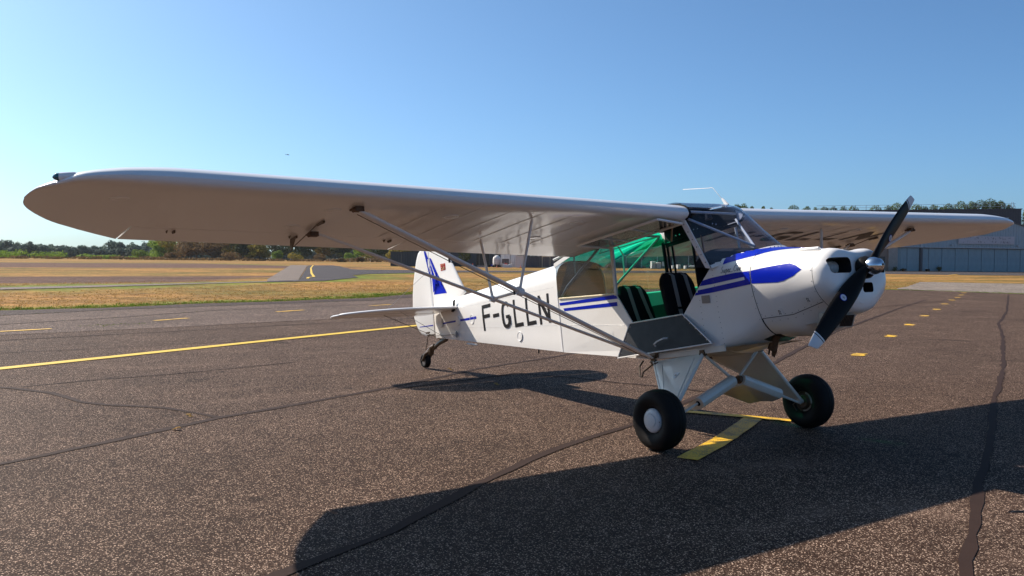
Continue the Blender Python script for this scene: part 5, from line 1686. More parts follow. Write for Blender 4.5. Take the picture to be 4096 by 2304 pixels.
def tree(name, label, cat, kind, loc, w, h, mat, seed, fs=.4, n=800, group=None, rz=0):
    t = thing(name, label, cat, loc, rz, group)
    (vs, fc), tm = tree_mesh(kind, w, h, seed, fs, n)
    mb = MB(); mb.v = [tuple(v) for v in vs]; mb.f = fc; mb.mi = [0] * len(fc)
    mb.build('crown', mat, t, 0, recalc=False)
    tm.build('trunk' if kind != 'bush' else 'stems', 'bark', t, 30)
    return t

LT = [((-408.1, 110.0), 12, 9.2, 'leaf_green', 'broad green tree at the left end of the near tree row'),
      ((-396.8, 113.3), 17, 9.8, 'leaf_olive', 'olive tree under the wing tip, widest of the near row'),
      ((-376.2, 112.0), 13, 8.6, 'leaf_brown', 'russet tree just right of the widest olive tree'),
      ((-364.3, 116.4), 11, 8.0, 'leaf_brown', 'brownish tree in the near row with bare lower branches'),
      ((-371.8, 125.4), 11, 9.3, 'leaf_olive', 'yellowish olive tree behind the brownish one'),
      ((-355.8, 125.6), 10, 8.6, 'leaf_dark', 'dark narrow tree between the olive trees'),
      ((-349.0, 129.5), 8.5, 6.8, 'leaf_olive', 'low round yellow green tree in front of the dark trees'),
      ((-383.0, 152.3), 13, 10, 'leaf_dark', 'large dark tree above the small green bush'),
      ((-352.1, 148.5), 10, 9, 'leaf_dark', 'dark tree left of the lower strut end'),
      ((-358.1, 159.7), 11, 9.3, 'leaf_olive', 'olive tree under the aileron cable'),
      ((-345.7, 162.6), 10, 8.7, 'leaf_dark', 'dark tree right of the olive tree under the aileron'),
      ((-351.3, 173.7), 12, 9.5, 'leaf_green', 'green tree near the far field fence'),
      ((-330.2, 171.1), 10, 8.7, 'leaf_dark', 'dark tree behind the far field fence'),
      ((-309.0, 168.2), 9.5, 8.0, 'leaf_olive', 'last olive tree of the row, left of the dark container'),
      ((-322.0, 184.0), 11, 9.0, 'leaf_dark', 'dark tree half behind the dark container'),
      ((-300.0, 190.0), 12, 9.0, 'leaf_dark', 'dark tree behind the dark container'),
      ((-398.0, 134.0), 15, 11, 'leaf_dark', 'tall dark tree at the back of the near row'),
      ((-420.0, 128.0), 15, 11.5, 'leaf_olive', 'tall olive tree at the back of the near row')]
for i, ((x, y), w, h, mt, lab) in enumerate(LT):
    tree('broadleaf_tree', lab, 'tree', 'broad', (x, y, CL), w * 1.1, h * 1.02, mt, 100 + i, .36, 3000, 'trees along the far side of the field')
LB = [((-351, 136.5), 6.5, 4.2, 'leaf_green', 'small bright green bush in front of the dark trees'), ((-341, 141), 9, 3.4, 'leaf_olive', 'flat grey green bush beside the bright green bush'),
      ((-372, 104), 8, 3.2, 'leaf_brown', 'low russet bush at the foot of the russet tree'), ((-352, 119), 10, 3.4, 'leaf_brown', 'wide brown bush under the brownish tree'),
      ((-340, 150), 9, 3.2, 'leaf_brown', 'brown thicket right of the flat grey green bush'), ((-330, 158), 8, 3.6, 'leaf_green', 'green bush at the foot of the dark trees near the strut'),
      ((-318, 160), 8, 3.0, 'leaf_olive', 'low olive bush close to the field fence'), ((-402, 100), 9, 4.2, 'leaf_green', 'round green bush left of the near tree row'),
      ((-306, 150), 3, 1.8, 'leaf_brown', 'small isolated brown shrub out in the field'), ((-296, 138), 4, 1.2, 'leaf_brown', 'low isolated brown shrub left of the other in the field')]
for i, ((x, y), w, h, mt, lab) in enumerate(LB):
    tree('bush', lab, 'bush', 'bush', (x, y, CL), w, h, mt, 200 + i, .26, 1300, 'bushes in front of the trees')

# far-off wood on the left and the scrub in front of it: nobody could count it
def mass(name, pts, depth, h0, h1, lobe, nf, fs, mat, label, seed):
    rnd = random.Random(seed)
    V_, F_ = [], []
    tm = MB()
    for (a, b) in zip(pts[:-1], pts[1:]):
        L = math.hypot(b[0] - a[0], b[1] - a[1]); n = int(L / (lobe * .55)) + 1
        for k in range(n):
            t = (k + rnd.random()) / n
            x = a[0] + (b[0] - a[0]) * t + rnd.uniform(-1, 1) * depth; y = a[1] + (b[1] - a[1]) * t + rnd.uniform(-1, 1) * depth
            h = rnd.uniform(h0, h1) * (1 + .22 * math.sin(x * .11 + y * .07))
            lo = []
            for q in range(4):
                lo.append(((x + rnd.uniform(-1, 1) * lobe * .4, y + rnd.uniform(-1, 1) * lobe * .4, CL + h * rnd.uniform(.35, .82)), (lobe * rnd.uniform(.25, .5), lobe * rnd.uniform(.25, .5), h * rnd.uniform(.14, .24))))
            lo.append(((x, y, CL + h * .42), (lobe * .62, lobe * .62, h * .46)))
            v, f = crown_bm(lo, nf, fs, rnd)
            o = len(V_); V_ += v; F_ += [tuple(i + o for i in q) for q in f]
    mb = MB(); mb.v = [tuple(v) for v in V_]; mb.f = F_; mb.mi = [0] * len(F_)
    o = mb.build(name, mat, None, 0, recalc=False)
    tag(o, label, 'wood' if 'wood' in name else 'scrub', None, 'stuff')
mass('distant_wood', [(-640, -60), (-640, 10), (-611, 52), (-608, 76), (-604, 101), (-598, 128), (-593, 155), (-585, 182), (-575, 210), (-558, 252), (-529, 307), (-494, 360), (-450, 420)], 10, 7.0, 9.4, 5.5, 420, .8, 'leaf_hazed', 'distant dark green wood along the horizon at the left', 5)
mass('distant_wood', [(-560, -20), (-560, 60), (-556, 90), (-545, 122), (-520, 170), (-480, 230)], 8, 5.6, 7.4, 5, 380, .7, 'leaf_hazed', 'lower edge of the distant wood nearer to the field', 6)
mass('scrub', [(-428, 10), (-421, 43), (-419, 60), (-416, 78), (-412, 96), (-405, 106)], 8, 1.8, 3.4, 6, 260, .32, 'leaf_green', 'green scrub between the dry field and the distant wood', 8)
mass('scrub', [(-405, 20), (-400, 60), (-390, 92), (-366, 104), (-345, 126), (-326, 150), (-300, 172), (-270, 190)], 4, .5, 1.5, 5, 60, .4, 'leaf_brown', 'low brown undergrowth along the foot of the trees', 9)

mass('distant_wood', [(-92, -22), (-66, -42), (-38, -58), (-5, -70), (30, -78)], 3, 6.5, 9.5, 5, 130, .5, 'leaf_dark', 'dark wood beside the apron left of the parked aircraft', 14)
mass('distant_wood', [(-300, -40), (-170, -110), (-70, -150), (50, -170), (170, -120), (210, 0), (190, 120), (120, 230)], 6, 9, 13, 13, 60, 1.7, 'leaf_dark', 'wood around the airfield on the side behind the photographer', 12)
# pines behind the hangars, only their crowns show above the roofs
PL = [(-139.4, 209.3, 4.4, 15.9), (-136.9, 210.9, 2.6, 15.3), (-135.2, 212.1, 4.4, 16.5), (-131.5, 214.4, 3.4, 16.2), (-129.6, 215.5, 2.0, 15.5), (-128.2, 216.4, 3.2, 15.8), (-126.6, 217.4, 2.0, 15.3), (-125.3, 218.2, 3.2, 16.1), (-122.9, 219.6, 4.0, 16.7), (-120.9, 220.7, 3.2, 16.6), (-119.1, 221.6, 4.0, 16.9), (-117.2, 222.6, 4.4, 17.2), (-115.3, 223.7, 3.4, 16.6), (-113.7, 224.5, 2.2, 15.7), (-109.3, 226.3, 4.6, 15.4),
      (-166.3, 188.5, 3.0, 16.5), (-164.9, 189.6, 3.2, 16.6), (-163.4, 191.0, 2.0, 15.9), (-161.2, 192.9, 1.6, 15.9), (-159.6, 194.2, 1.5, 15.6), (-155.4, 197.6, 4.4, 16.1), (-152.7, 199.7, 2.8, 15.8), (-151.1, 200.9, 2.2, 15.5), (-149.4, 202.2, 3.4, 15.6), (-147.6, 203.5, 3.2, 15.7), (-145.6, 204.8, 3.2, 15.7), (-143.6, 206.2, 4.0, 15.8), (-168.5, 186.0, 2.0, 16.2)]
PN = ['left of the railed roof middle', 'small, in a gap of the row', 'just left of the propeller tip', 'just right of the propeller tip', 'slim, right of the propeller tip', 'round, between two low ones', 'slim, low, near the middle of the railing', 'left shoulder of the big clump', 'second of the big clump', 'left of the tallest pair', 'left one of the tallest pair', 'right one of the tallest pair', 'right shoulder of the big clump', 'small, at the right end of the railing', 'at the right edge of the photo', 'left one of the pair behind the roof antenna', 'right one of the pair behind the roof antenna', 'tiny, right of the antenna pair', 'tiny spire above the wing root', 'tiniest, alone above the far wing', 'bushy, left end of the railing', 'second from the left end of the railing', 'low, third from the left end of the railing', 'low, over the middle of the far wing', 'low, right of the middle of the far wing', 'low, left of the gap in the row', 'knobbly, right of the low ones', 'mostly hidden behind the roof antenna base']
for i, ((x, y, w, h), pn) in enumerate(zip(PL, PN)):
    tree('pine_tree', 'dark pine crown above the roofs, ' + pn, 'tree', 'pine', (x, y, CL), w * 1.3, h, 'leaf_pine', 300 + i, .17, 2200, 'pines behind the hangars')

# ---------------------------------------------------------------- hangar H12 (right) with its parts
HX = Vector((0.416, 0.909, 0)); HY = Vector((-0.909, 0.416, 0))   # along the facade / away from us
H0 = Vector((-87.576, 138.64, CL))
hang = thing('hangar', 'blue grey sheet metal hangar with tall sliding doors and number H12', 'hangar', H0, math.atan2(HX.y, HX.x))
def gable(x, z0=8.98, xc=18.86): return z0 - abs(x - xc) * (8.98 - 7.68) / 4.67 * .95
mb = MB()
XL, XR, XC = -.05, 37.8, 18.86
# corrugated gable cladding built from ribs
n = 150
front = []
for k in range(n):
    x0 = XL + (XR - XL) * k / n; x1 = XL + (XR - XL) * (k + 1) / n
    d0 = .0 if k % 2 else .045
    front.append((x0, x1, d0))
vs, fc = [], []
for x0, x1, d in front:
    o = len(vs)
    for x in (x0 + .02, x1 - .02):
        vs += [(x, -d, 4.0), (x, -d, 4.2 + (gable(x) - 4.2) * 1.0)]
    fc.append((o, o + 2, o + 3, o + 1))
for k in range(n - 1):
    a = k * 4; fc.append((a + 2, a + 4, a + 5, a + 3))
mb.add(vs, fc)
mb.build('cladding', 'clad', hang, 0)
mb = MB()
mb.prism([(XL, .25, 0), (XL, .25, gable(XL)), (XC, .25, 8.9), (XR, .25, gable(XR)), (XR, .25, 0)], (0, 22, 0)); mb.build('hall', 'anthracite', hang, 0)
for s, (a, b) in enumerate((((XL - .3), XC), (XC, XR + .3))):
    mb = MB(); mb.prism([(a, -.25, gable(a) + .02), (b, -.25, gable(b) + .02), (b, -.25, gable(b) + .17), (a, -.25, gable(a) + .17)], (0, 22.6, 0)); mb.build('roof', 'anthracite', hang, 0)
mb = MB(); mb.box((19.5, .2, 9.08), (1.45, 1.6, .16)); mb.build('ridge_vent', 'clad', hang, 0)
mb = MB(); mb.box((XC, -.1, 3.93), (XR - XL, .28, .16)); mb.build('door_rail', 'anthracite', hang, 0)
xs_ = [0.0, .62, 1.80, 2.98, 4.1]
x = 4.55
while x < XR - 1.2:
    xs_.append(x + .0); x += 1.235
xs_.append(XR - .1)
ribm = None
for i, (a, b) in enumerate(zip(xs_[:-1], xs_[1:])):
    if abs(a - 4.1) < .01: continue
    mb = MB()
    w = b - a - .045; nr_ = 5
    vs, fc = [], []
    for k in range(nr_ * 2 + 1):
        xx = w * k / (nr_ * 2); d = .03 if k % 2 else 0
        vs += [(xx, -d, 0), (xx, -d, 3.82)]
    for k in range(nr_ * 2): fc.append((2 * k, 2 * k + 2, 2 * k + 3, 2 * k + 1))
    mb.add(vs, fc)
    mb.box((w / 2, .04, 1.91), (w, .05, 3.82))
    p = mb.build('door_panel', 'clad_door', hang, 0)
    p.location = (a + .022, 0.02 + (.05 if i % 2 else 0), .03)
mb = MB(); mb.box((18.9, .30, 1.95), (37.7, .06, 3.9)); mb.build('door_gap', 'rust', hang, 0)
mb = MB(); mb.box((4.33, -.12, 1.95), (.40, .14, 3.9)); mb.build('steel_column', 'anthracite', hang, 0)
mb = MB(); mb.box((4.33, -.10, 4.5), (.22, .16, 1.1)); mb.tube([(4.33, -.14, 5.0), (4.33, -.14, 6.4)], .09, 8); mb.build('downpipe', 'galv', hang, 0)
mb = MB(); mb.box((XC, -.2, 4.02), (XR - XL, .12, .10)); mb.build('gutter', 'galv', hang, 0)
for x_ in (9.9, 22.4):
    mb = MB(); mb.box((x_, -.25, 4.45), (.35, .25, .16)); mb.build('wall_lamp', 'galv', hang, 0)
mb = MB(); mb.box((-.88, .0, 1.98), (1.62, .5, 3.96)); mb.build('concrete_pillar', 'pillar', hang, 0)
sg = MB(); sg.box((16.335, -.28, 5.33), (10.59, .05, 1.33)); sgo = sg.build('faded_sign', 'signpale', hang, 0)
# rows of flaked, unreadable letter remains
rnd = random.Random(11)
mb = MB()
for rowz, x0, x1, dens in ((5.66, 11.4, 21.3, .75), (5.05, 11.9, 20.6, .5)):
    x = x0
    while x < x1:
        if rnd.random() < dens:
            for q in range(rnd.choice((1, 2, 3))):
                mb.box((x + rnd.uniform(0, .22), -.312, rowz + rnd.uniform(-.16, .16)), (rnd.uniform(.04, .20), .008, rnd.uniform(.04, .26)))
        x += .36
for x, ss in ((19.0, 'FAI'),):
    for k, (a_, b_, c_, d_) in enumerate(((0, -.2, .05, .4), (.1, .0, .2, .06), (.12, .18, .24, .06), (.45, -.02, .06, .36), (.62, -.02, .06, .36), (.53, .0, .14, .05), (.85, 0, .06, .4), (1.3, 0, .05, .4))):
        mb.box((x + a_, -.313, 5.03 + b_ * .4), (c_, .008, d_ * .8))
mbo = mb.build('letter_remains', 'signmark', sgo, 0); mbo['kind'] = 'stuff'
mb = MB(); mb.box((16.0, -.25, 6.58), (.74, .05, .58)); h12 = mb.build('number_plate', 'signwhite', hang, 0)
def textobj(name, s, size, mat, parent, loc, rot, sx=1.0, ext=.004, bold=.0):
    cu = bpy.data.curves.new(name, 'FONT'); cu.body = s; cu.size = size; cu.extrude = ext; cu.align_x = 'CENTER'; cu.align_y = 'CENTER'; cu.offset = bold
    to = bpy.data.objects.new(name, cu); COL.objects.link(to)
    dg = bpy.context.evaluated_depsgraph_get(); dg.update()
    me = bpy.data.meshes.new_from_object(to.evaluated_get(dg)); bpy.data.objects.remove(to)
    me.materials.clear(); me.materials.append(M[mat])
    o = bpy.data.objects.new(name, me); COL.objects.link(o); o.parent = parent; o.location = loc; o.rotation_euler = rot; o.scale = (sx, 1, 1)
    return o
textobj('number_lettering', 'H12', .40, 'dash', h12, (16.0, -.282, 6.58), (R(90), 0, 0), 1.0, .004, .010)
# brown annex left of the pillar
annex = thing('annex', 'brown low building with a dark window left of the hangar doors', 'building', H0 + HX * -5.2, math.atan2(HX.y, HX.x))
mb = MB(); mb.box((0, 2.5, 2.1), (7.0, 5, 4.2)); mb.build('wall', 'wallbrown', annex, 0)
mb = MB(); mb.box((2.35, -.03, 1.8), (1.15, .1, 1.15)); wf = mb.build('window', 'dash', annex, 0)
mb = MB()
for k in range(4): mb.box((1.98 + .25 * k, -.09, 1.8), (.035, .03, 1.1))
for k in range(3): mb.box((2.35, -.09, 1.45 + .35 * k), (1.1, .03, .035))
mb.build('window_bars', 'steel', wf, 0)
mb = MB(); mb.box((0, 2.5, 4.28), (7.3, 5.4, .16)); mb.build('roof', 'anthracite', annex, 0)
# anthracite building behind with a railing on its roof
B0 = Vector((-111.7, 142.9, CL)); B1 = Vector((-79.8, 163.3, CL))
BX = (B1 - B0).normalized(); BL = (B1 - B0).length
big = thing('large_building', 'long anthracite clad building behind the blue hangar, railing on its roof', 'building', B0, math.atan2(BX.y, BX.x))
mb = MB(); mb.box((BL / 2 - 12, 6.5, 5.45), (BL + 24, 12, 10.9)); mb.build('hall', 'anthracite', big, 0)
mb = MB()
for k in range(150): mb.box((-24 + (BL + 24) * (k + .5) / 150, .45, 5.45), (.10, .06, 10.88))
rb = mb.build('cladding_ribs', 'anthracite', big, 0); rb['kind'] = 'stuff'
mb = MB(); mb.box((BL / 2 - 12, 6.5, 10.96), (BL + 24.3, 12.3, .12)); mb.build('parapet', 'anthracite', big, 0)
px = BL - 1.2; first = None
while px > BL - 34:
    if first is None:
        mb = MB(); mb.box((0, .7, 11.45), (.07, .07, .95)); first = mb.build('railing_post', 'galv', big, 0); o = first
    else:
        o = first.copy(); COL.objects.link(o); o.parent = big
    o.location = (px, 0, 0); px -= 1.86
for z in (11.90, 11.45):
    mb = MB(); mb.box((BL - 17.5, .7, z), (33.2, .05, .05)); mb.build('rail', 'galv', big, 0)
mb = MB()
for a in (-.35, .35): mb.tube([(BL - 1.2 + a, .9, 11.0), (BL - 1.4 + a * .3, .9, 12.2)], .035, 5)
mb.build('roof_ladder', 'galv', big, 0)
mb = MB(); mb.tube([(0, 0, 0), (0, 0, .75), (.28, 0, .82)], [.11, .11, .14], 8)
vp = mb.build('vent_pipe', 'galv', None); vp.location = H0 + HX * 16.17 + HY * 6.0 + Vector((0, 0, 8.9)); vp.rotation_euler = (0, 0, math.atan2(HX.y, HX.x))
vp.location.z = CL + 9.05; tag(vp, 'bent galvanised vent pipe standing on the blue hangar roof', 'vent pipe')
# small building at the far right
mb = MB(); mb.box((0, 0, 4.6), (10, 6, 9.2)); sb = mb.build('grey_shed', 'clad', None, 0); sb.location = (-71.5, 178, CL); sb.rotation_euler = (0, 0, math.atan2(HX.y, HX.x)); tag(sb, 'pale grey shed showing at the right edge beside the anthracite building', 'shed')
def at_h(x, d, z=0): return H0 + HX * x - HY * d + Vector((0, 0, z))
tree('bush', 'dark weed bush growing against the blue sliding doors', 'bush', 'bush', at_h(7.5, .5), 1.1, 1.0, 'leaf_dark', 61, .09, 260)
tree('bush', 'dark bush at the foot of the concrete pillar', 'bush', 'bush', at_h(-.9, .7), 1.3, .8, 'leaf_dark', 62, .09, 240)
tree('bush', 'rusty brown weeds at the left end of the sliding doors', 'bush', 'bush', at_h(.7, .6), 1.4, .5, 'leaf_brown', 63, .09, 240)
bn = thing('oil_drum', 'dark drum lying in front of the blue sliding doors', 'drum', at_h(5.2, .6), 0)
mb = MB(); mb.lathe((-.3, 0, .22), (1, 0, 0), [(0, .2), (.02, .22), (.3, .22), (.32, .235), (.34, .22), (.6, .22), (.62, .2)], 14); mb.build('body', 'dash', bn, 30)
mb = MB(); mb.box((-.1, -.1, .48), (.32, .2, .06)); mb.build('lid', 'cont_white', bn, 0)

# ---------------------------------------------------------------- far side of the field: containers and clutter
def container(label, x, y, rz, L, H, mat, D=2.4, roof=None, doors=False, ribs=True, name='container'):
    t = thing(name, label, 'container' if name == 'container' else name.replace('_', ' '), (x, y, CL), rz)
    mb = MB()
    if ribs:
        n = max(6, int(L / .14) // 2 * 2)
        vs = []; fc = []
        for k in range(n + 1):
            xx = -L / 2 + L * k / n; d = .035 if k % 2 else 0
            vs += [(xx, -d, .12), (xx, -d, H - .1)]
        for k in range(n): fc.append((2 * k, 2 * k + 2, 2 * k + 3, 2 * k + 1))
        mb.add(vs, fc)
    mb.box((0, D / 2 + .01, H / 2), (L - .02, D, H - .04))
    mb.build('walls', mat, t, 0)
    mb = MB()
    for a in (-1, 1):
        mb.box((a * (L / 2 - .06), -.03, H / 2), (.12, .10, H))
    mb.box((0, -.03, .06), (L - .25, .10, .12)); mb.box((0, -.03, H - .06), (L - .25, .10, .12))
    mb.build('frame', roof or mat, t, 0)
    if doors:
        for a in (-.25, .25):
            mb = MB(); mb.box((L * a, -.06, H * .46), (L * .40, .05, H * .80)); dr = mb.build('door', doors, t, 0)
            mb = MB(); mb.tube([(L * a + .1, -.10, .2), (L * a + .1, -.10, H - .3)], .02, 6); mb.build('lock_bar', 'steel', dr)
    return t
RZ = math.atan2(.814, .581)
container('dark corrugated shipping container behind the rudder', -144.3, 77.6, RZ, 4.9, 2.58, 'cont_dark', 2.4)
container('white container with a plain front under the wing', -126.0, 89.4, RZ, 1.38, 2.02, 'cont_white', 2.4, ribs=False)
container('slate blue container beside the white one', -124.7, 91.2, RZ, 2.9, 1.92, 'cont_navy', 2.4)
container('container with a cream frame and grey double door', -123.3, 92.95, RZ, 1.40, 1.94, 'cont_grey', 2.4, roof='cream', doors='cont_grey', ribs=False)
container('grey container right of the cream framed one', -122.2, 94.6, RZ, 2.4, 1.88, 'cont_grey', 2.4)
container('white cabin partly hidden by the fuselage spine', -128.8, 102.8, RZ, 2.6, 2.2, 'cont_white', 3)
container('grey corrugated box trailer behind the white dome', -131.6, 91.2, RZ, 2.9, 2.2, 'strut', 2.0)
container('dark green shed left of the white dome', -134.4, 87.6, RZ, 2.2, 2.5, 'darkgreen', 2.0)
container('small grey steel cage cabinet right of the red jugs', -128.4, 88.2, RZ, 1.2, 1.45, 'cont_grey', 1.2, doors='cont_grey', ribs=False)
dome = thing('water_tank', 'white domed tank standing on a low base beside the grey trailer', 'tank', (-130.7, 88.0, CL), RZ)
mb = MB(); mb.lathe((0, 0, .35), (0, 0, 1), [(0, .68), (.9, .70), (1.2, .66), (1.45, .52), (1.6, .33), (1.68, .12), (1.70, .01)], 24); mb.build('dome', 'cont_white', dome, 50)
mb = MB(); mb.box((0, 0, .17), (1.6, 1.4, .34)); mb.build('base', 'cont_grey', dome, 0)
big2 = thing('dark_hangar', 'long dark hangar across the field seen through the cabin', 'hangar', (-122.0, 119.5, CL), RZ)
mb = MB(); mb.box((0, 8, 2.6), (46, 14, 5.2)); mb.build('hall', 'anthracite', big2, 0)
mb = MB()
for k in range(16):
    mb.box((-21.5 + 2.87 * k, .95, 1.9), (.14, .2, 3.6))
dp = mb.build('door_mullions', 'galv', big2, 0); dp['kind'] = 'stuff'
mb = MB(); mb.box((0, 8, 5.3), (46.6, 14.6, .2)); mb.build('roof', 'wallbrown', big2, 0)
big3 = thing('dark_hangar', 'dark low hangar behind the trees left of the front jury strut', 'hangar', (-152.0, 84.5, CL), RZ)
mb = MB(); mb.box((9, 8, 2.4), (20, 10, 4.8)); mb.build('hall', 'cont_dark', big3, 0)
mb = MB(); mb.box((9, 8, 4.9), (20.6, 10.6, .2)); mb.build('roof', 'wallbrown', big3, 0)
mb = MB(); mb.box((5.0, 2.93, 1.3), (2.2, .1, 2.4)); mb.build('door', 'strut', big3, 0)
tree('broadleaf_tree', 'dark tree between the dark hangar and the white dome', 'tree', 'broad', (-138.2, 86.2, CL), 3.6, 4.2, 'leaf_dark', 70, .16, 900)
tree('broadleaf_tree', 'slim yellow green tree right beside the dark one', 'tree', 'broad', (-136.2, 88.2, CL), 1.4, 3.0, 'leaf_olive', 71, .12, 400)

def cone(label, x, y, h=.55, col='orange'):
    t = thing('traffic_cone', label, 'cone', (x, y, CL), 0, 'orange cones and jugs')
    mb = MB(); mb.lathe((0, 0, .03), (0, 0, 1), [(0, h * .30), (h * .45, h * .17)], 12); mb.lathe((0, 0, .03 + h * .62), (0, 0, 1), [(0, h * .125), (h * .38, h * .05)], 12); mb.build('cone', col, t, 40)
    mb = MB(); mb.lathe((0, 0, .03 + h * .45), (0, 0, 1), [(0, h * .17), (h * .17, h * .125)], 12); mb.build('band', 'cont_white', t, 40)
    mb = MB(); mb.box((0, 0, .015), (h * .75, h * .75, .03)); mb.build('base', 'dash', t, 0)
cone('orange cone standing left of the front jury strut', -126.3, 80.2, .65)
cone('tiny orange cone in front of the motorbikes', -125.8, 84.6, .34)
cone('orange cone in front of the white container', -124.3, 88.4, .42)
rj = thing('fuel_jugs', 'pair of red jugs stacked behind the white bench', 'jugs', (-126.4, 86.9, CL), RZ)
for k, (x, z, s_) in enumerate(((-.12, .62, .34), (.13, .60, .30))):
    mb = MB(); mb.lathe((x, 0, z - .3), (0, 0, 1), [(0, .12), (.22, .13), (.36, .08), (.46, .03)], 10); mb.build('jug', 'red', rj, 40)
mb = MB(); mb.box((0, 0, .15), (.6, .4, .3)); mb.build('crate', 'cont_grey', rj, 0)
bench = thing('white_bench', 'white sagging tarpaulin covered bench in front of the containers', 'bench', (-124.8, 86.0, CL), RZ)
mb = MB()
rows = []
for k in range(13):
    u = -1 + 2 * k / 12; top = .46 + .20 * u * u
    rows.append([Vector((u * .8, -.25, .02)), Vector((u * .8, -.22, top)), Vector((u * .8, .22, top + .02)), Vector((u * .8, .25, .02))])
mb.loft(rows, True, True); mb.build('tarpaulin', 'cont_white', bench, 50)
mb = MB(); mb.box((-.5, 0, .0), (.08, .4, .06)); mb.box((.5, 0, .0), (.08, .4, .06)); mb.build('feet', 'galv', bench, 0)
for i, (dx, dy, lab) in enumerate(((0, 0, 'dark motorbike on the left in front of the white dome'), (.45, .63, 'dark motorbike on the right in front of the white dome'))):
    b = thing('motorbike', lab, 'motorbike', (-127.1 + dx, 84.5 + dy, CL), RZ + .3 * i, 'motorbikes parked by the dome')
    for a in (-.34, .34):
        mb = MB(); mb.lathe((a, -.04, .22), (0, 1, 0), [(0, .15), (.01, .21), (.07, .21), (.08, .15)], 16); mb.build('wheel', 'rubber', b, 40)
    mb = MB(); mb.tube([(-.34, 0, .22), (-.15, 0, .42), (.12, 0, .5), (.24, 0, .6), (.34, 0, .22)], .035, 6); mb.box((0, 0, .3), (.3, .14, .2)); mb.build('frame', 'blue' if i == 0 else 'black', b)
    mb = MB(); mb.tube([(-.35, 0, .50), (-.1, 0, .52)], .06, 8, flat=.6); mb.build('seat', 'dash', b)
    mb = MB(); mb.tube([(.22, -.18, .68), (.24, 0, .64), (.22, .18, .68)], .018, 6); mb.build('handlebar', 'steel', b)
bar = thing('low_barrier', 'low grey concrete barrier with square openings left of the motorbikes', 'barrier', (-125.5, 81.4, CL), RZ)
mb = MB(); mb.box((0, 0, .05), (1.5, .2, .1)); mb.box((0, 0, .26), (1.5, .2, .06)); mb.build('beams', 'galv', bar, 0)
mb = MB()
for k in range(7):
    mb.box((-.72 + .24 * k, 0, .165), (.07, .18, .13))
mb.build('blocks', 'galv', bar, 0)
sheet('earth_patch', ragged([(-119.3, 75.4), (-118.0, 77.4), (-116.6, 79.2), (-117.6, 80.0), (-119.4, 78.0), (-121.0, 76.2)], .12, .5), 'earth', .005, 0, 'patch of orange earth in front of the low barrier')
# white stacks beyond the cabin windows
def rollstack(label, x, y, cols, rows_, r_):
    t = thing('pipe_stack', label, 'pipes', (x, y, CL), RZ, 'white pipes stacked across the field')
    for i in range(cols):
        for k in range(rows_):
            mb = MB(); mb.lathe((-cols * r_ + r_ * (2 * i + 1), -.6, r_ + .05 + 2 * r_ * k), (0, 1, 0), [(0, r_ * .9), (.02, r_ * .96), (1.6, r_ * .96)], 10); mb.build('pipe', 'cont_white', t, 40)
    mb = MB(); mb.box((0, .2, .02), (cols * 2 * r_, 1.4, .05)); mb.build('pallet', 'cont_grey', t, 0)
rollstack('left stack of white pipes seen through the cabin', -113.2, 107.9, 4, 7, .085)
rollstack('right stack of white pipes seen through the cabin', -112.5, 108.5, 4, 6, .085)
rollstack('small stack of white pipes behind the front seat', -110.9, 110.2, 2, 3, .085)
rollstack('low stack of white pipes right of the small one', -110.2, 110.9, 3, 4, .085)
rollstack('last small stack of white pipes before the trailer', -109.4, 111.7, 2, 3, .085)
tr_ = thing('glider_trailer', 'long white cylindrical trailer beyond the front door post', 'trailer', (-108.1, 112.9, CL), RZ)
mb = MB(); mb.tube([(-1.25, 0, .42), (-1.05, 0, .44), (1.0, 0, .46), (1.25, 0, .42)], [.06, .16, .16, .08], 14); mb.build('body', 'cont_white', tr_)
for a in (-.1, .25):
    mb = MB(); mb.lathe((a, -.2, .12), (0, 1, 0), [(0, .12), (.08, .12)], 12); mb.build('wheel', 'rubber', tr_, 40)
bd = thing('notice_board', 'white notice board leaning by the pipe stacks', 'board', (-112.0, 109.1, CL), RZ)
mb = MB(); mb.box((0, 0, .82), (.36, .04, .75)); mb.build('panel', 'cont_white', bd, 0)
mb = MB(); mb.box((-.15, .03, .4), (.03, .03, .8)); mb.box((.15, .03, .4), (.03, .03, .8)); mb.build('posts', 'galv', bd, 0)
# wire fence in front of the containers
FP = [(-134.5, 71.6), (-131.5, 76.0), (-128.8, 80.1), (-127.4, 82.2), (-126.0, 84.3), (-124.5, 86.4), (-123.1, 88.4), (-121.6, 90.4), (-120.1, 92.3), (-118.6, 94.2), (-116.5, 97.0), (-114.4, 99.8)]
fn = thing('wire_fence', 'dark wire fence with thin posts in front of the containers', 'fence', (-124.5, 86.4, CL))
for (x, y) in FP:
    mb = MB(); mb.box((0, 0, 1.08), (.05, .05, 2.16)); o = mb.build('fence_post', 'fence', fn, 0); o.location = (x + 124.5, y - 86.4, 0)
for k in range(7):
    mb = MB()
    for (a, b) in zip(FP[:-1], FP[1:]):
        mb.tube([(a[0] + 124.5, a[1] - 86.4, .15 + .32 * k), (b[0] + 124.5, b[1] - 86.4, .15 + .32 * k)], .008, 4)
    mb.build('wire', 'fence', fn, 0)
FP2 = [(-352 + 7.2 * k, 128 + 4.6 * k) for k in range(12)]
fn2 = thing('field_fence', 'pale post and wire fence along the far trees', 'fence', (-330, 142, CL))
for (x, y) in FP2:
    mb = MB(); mb.box((0, 0, .6), (.09, .09, 1.2)); o = mb.build('fence_post', 'pillar', fn2, 0); o.location = (x + 330, y - 142, 0)
for k in range(3):
    mb = MB(); mb.tube([(FP2[0][0] + 330, FP2[0][1] - 142, .35 + .35 * k), (FP2[-1][0] + 330, FP2[-1][1] - 142, .35 + .35 * k)], .006, 4); mb.build('wire', 'fence', fn2, 0)

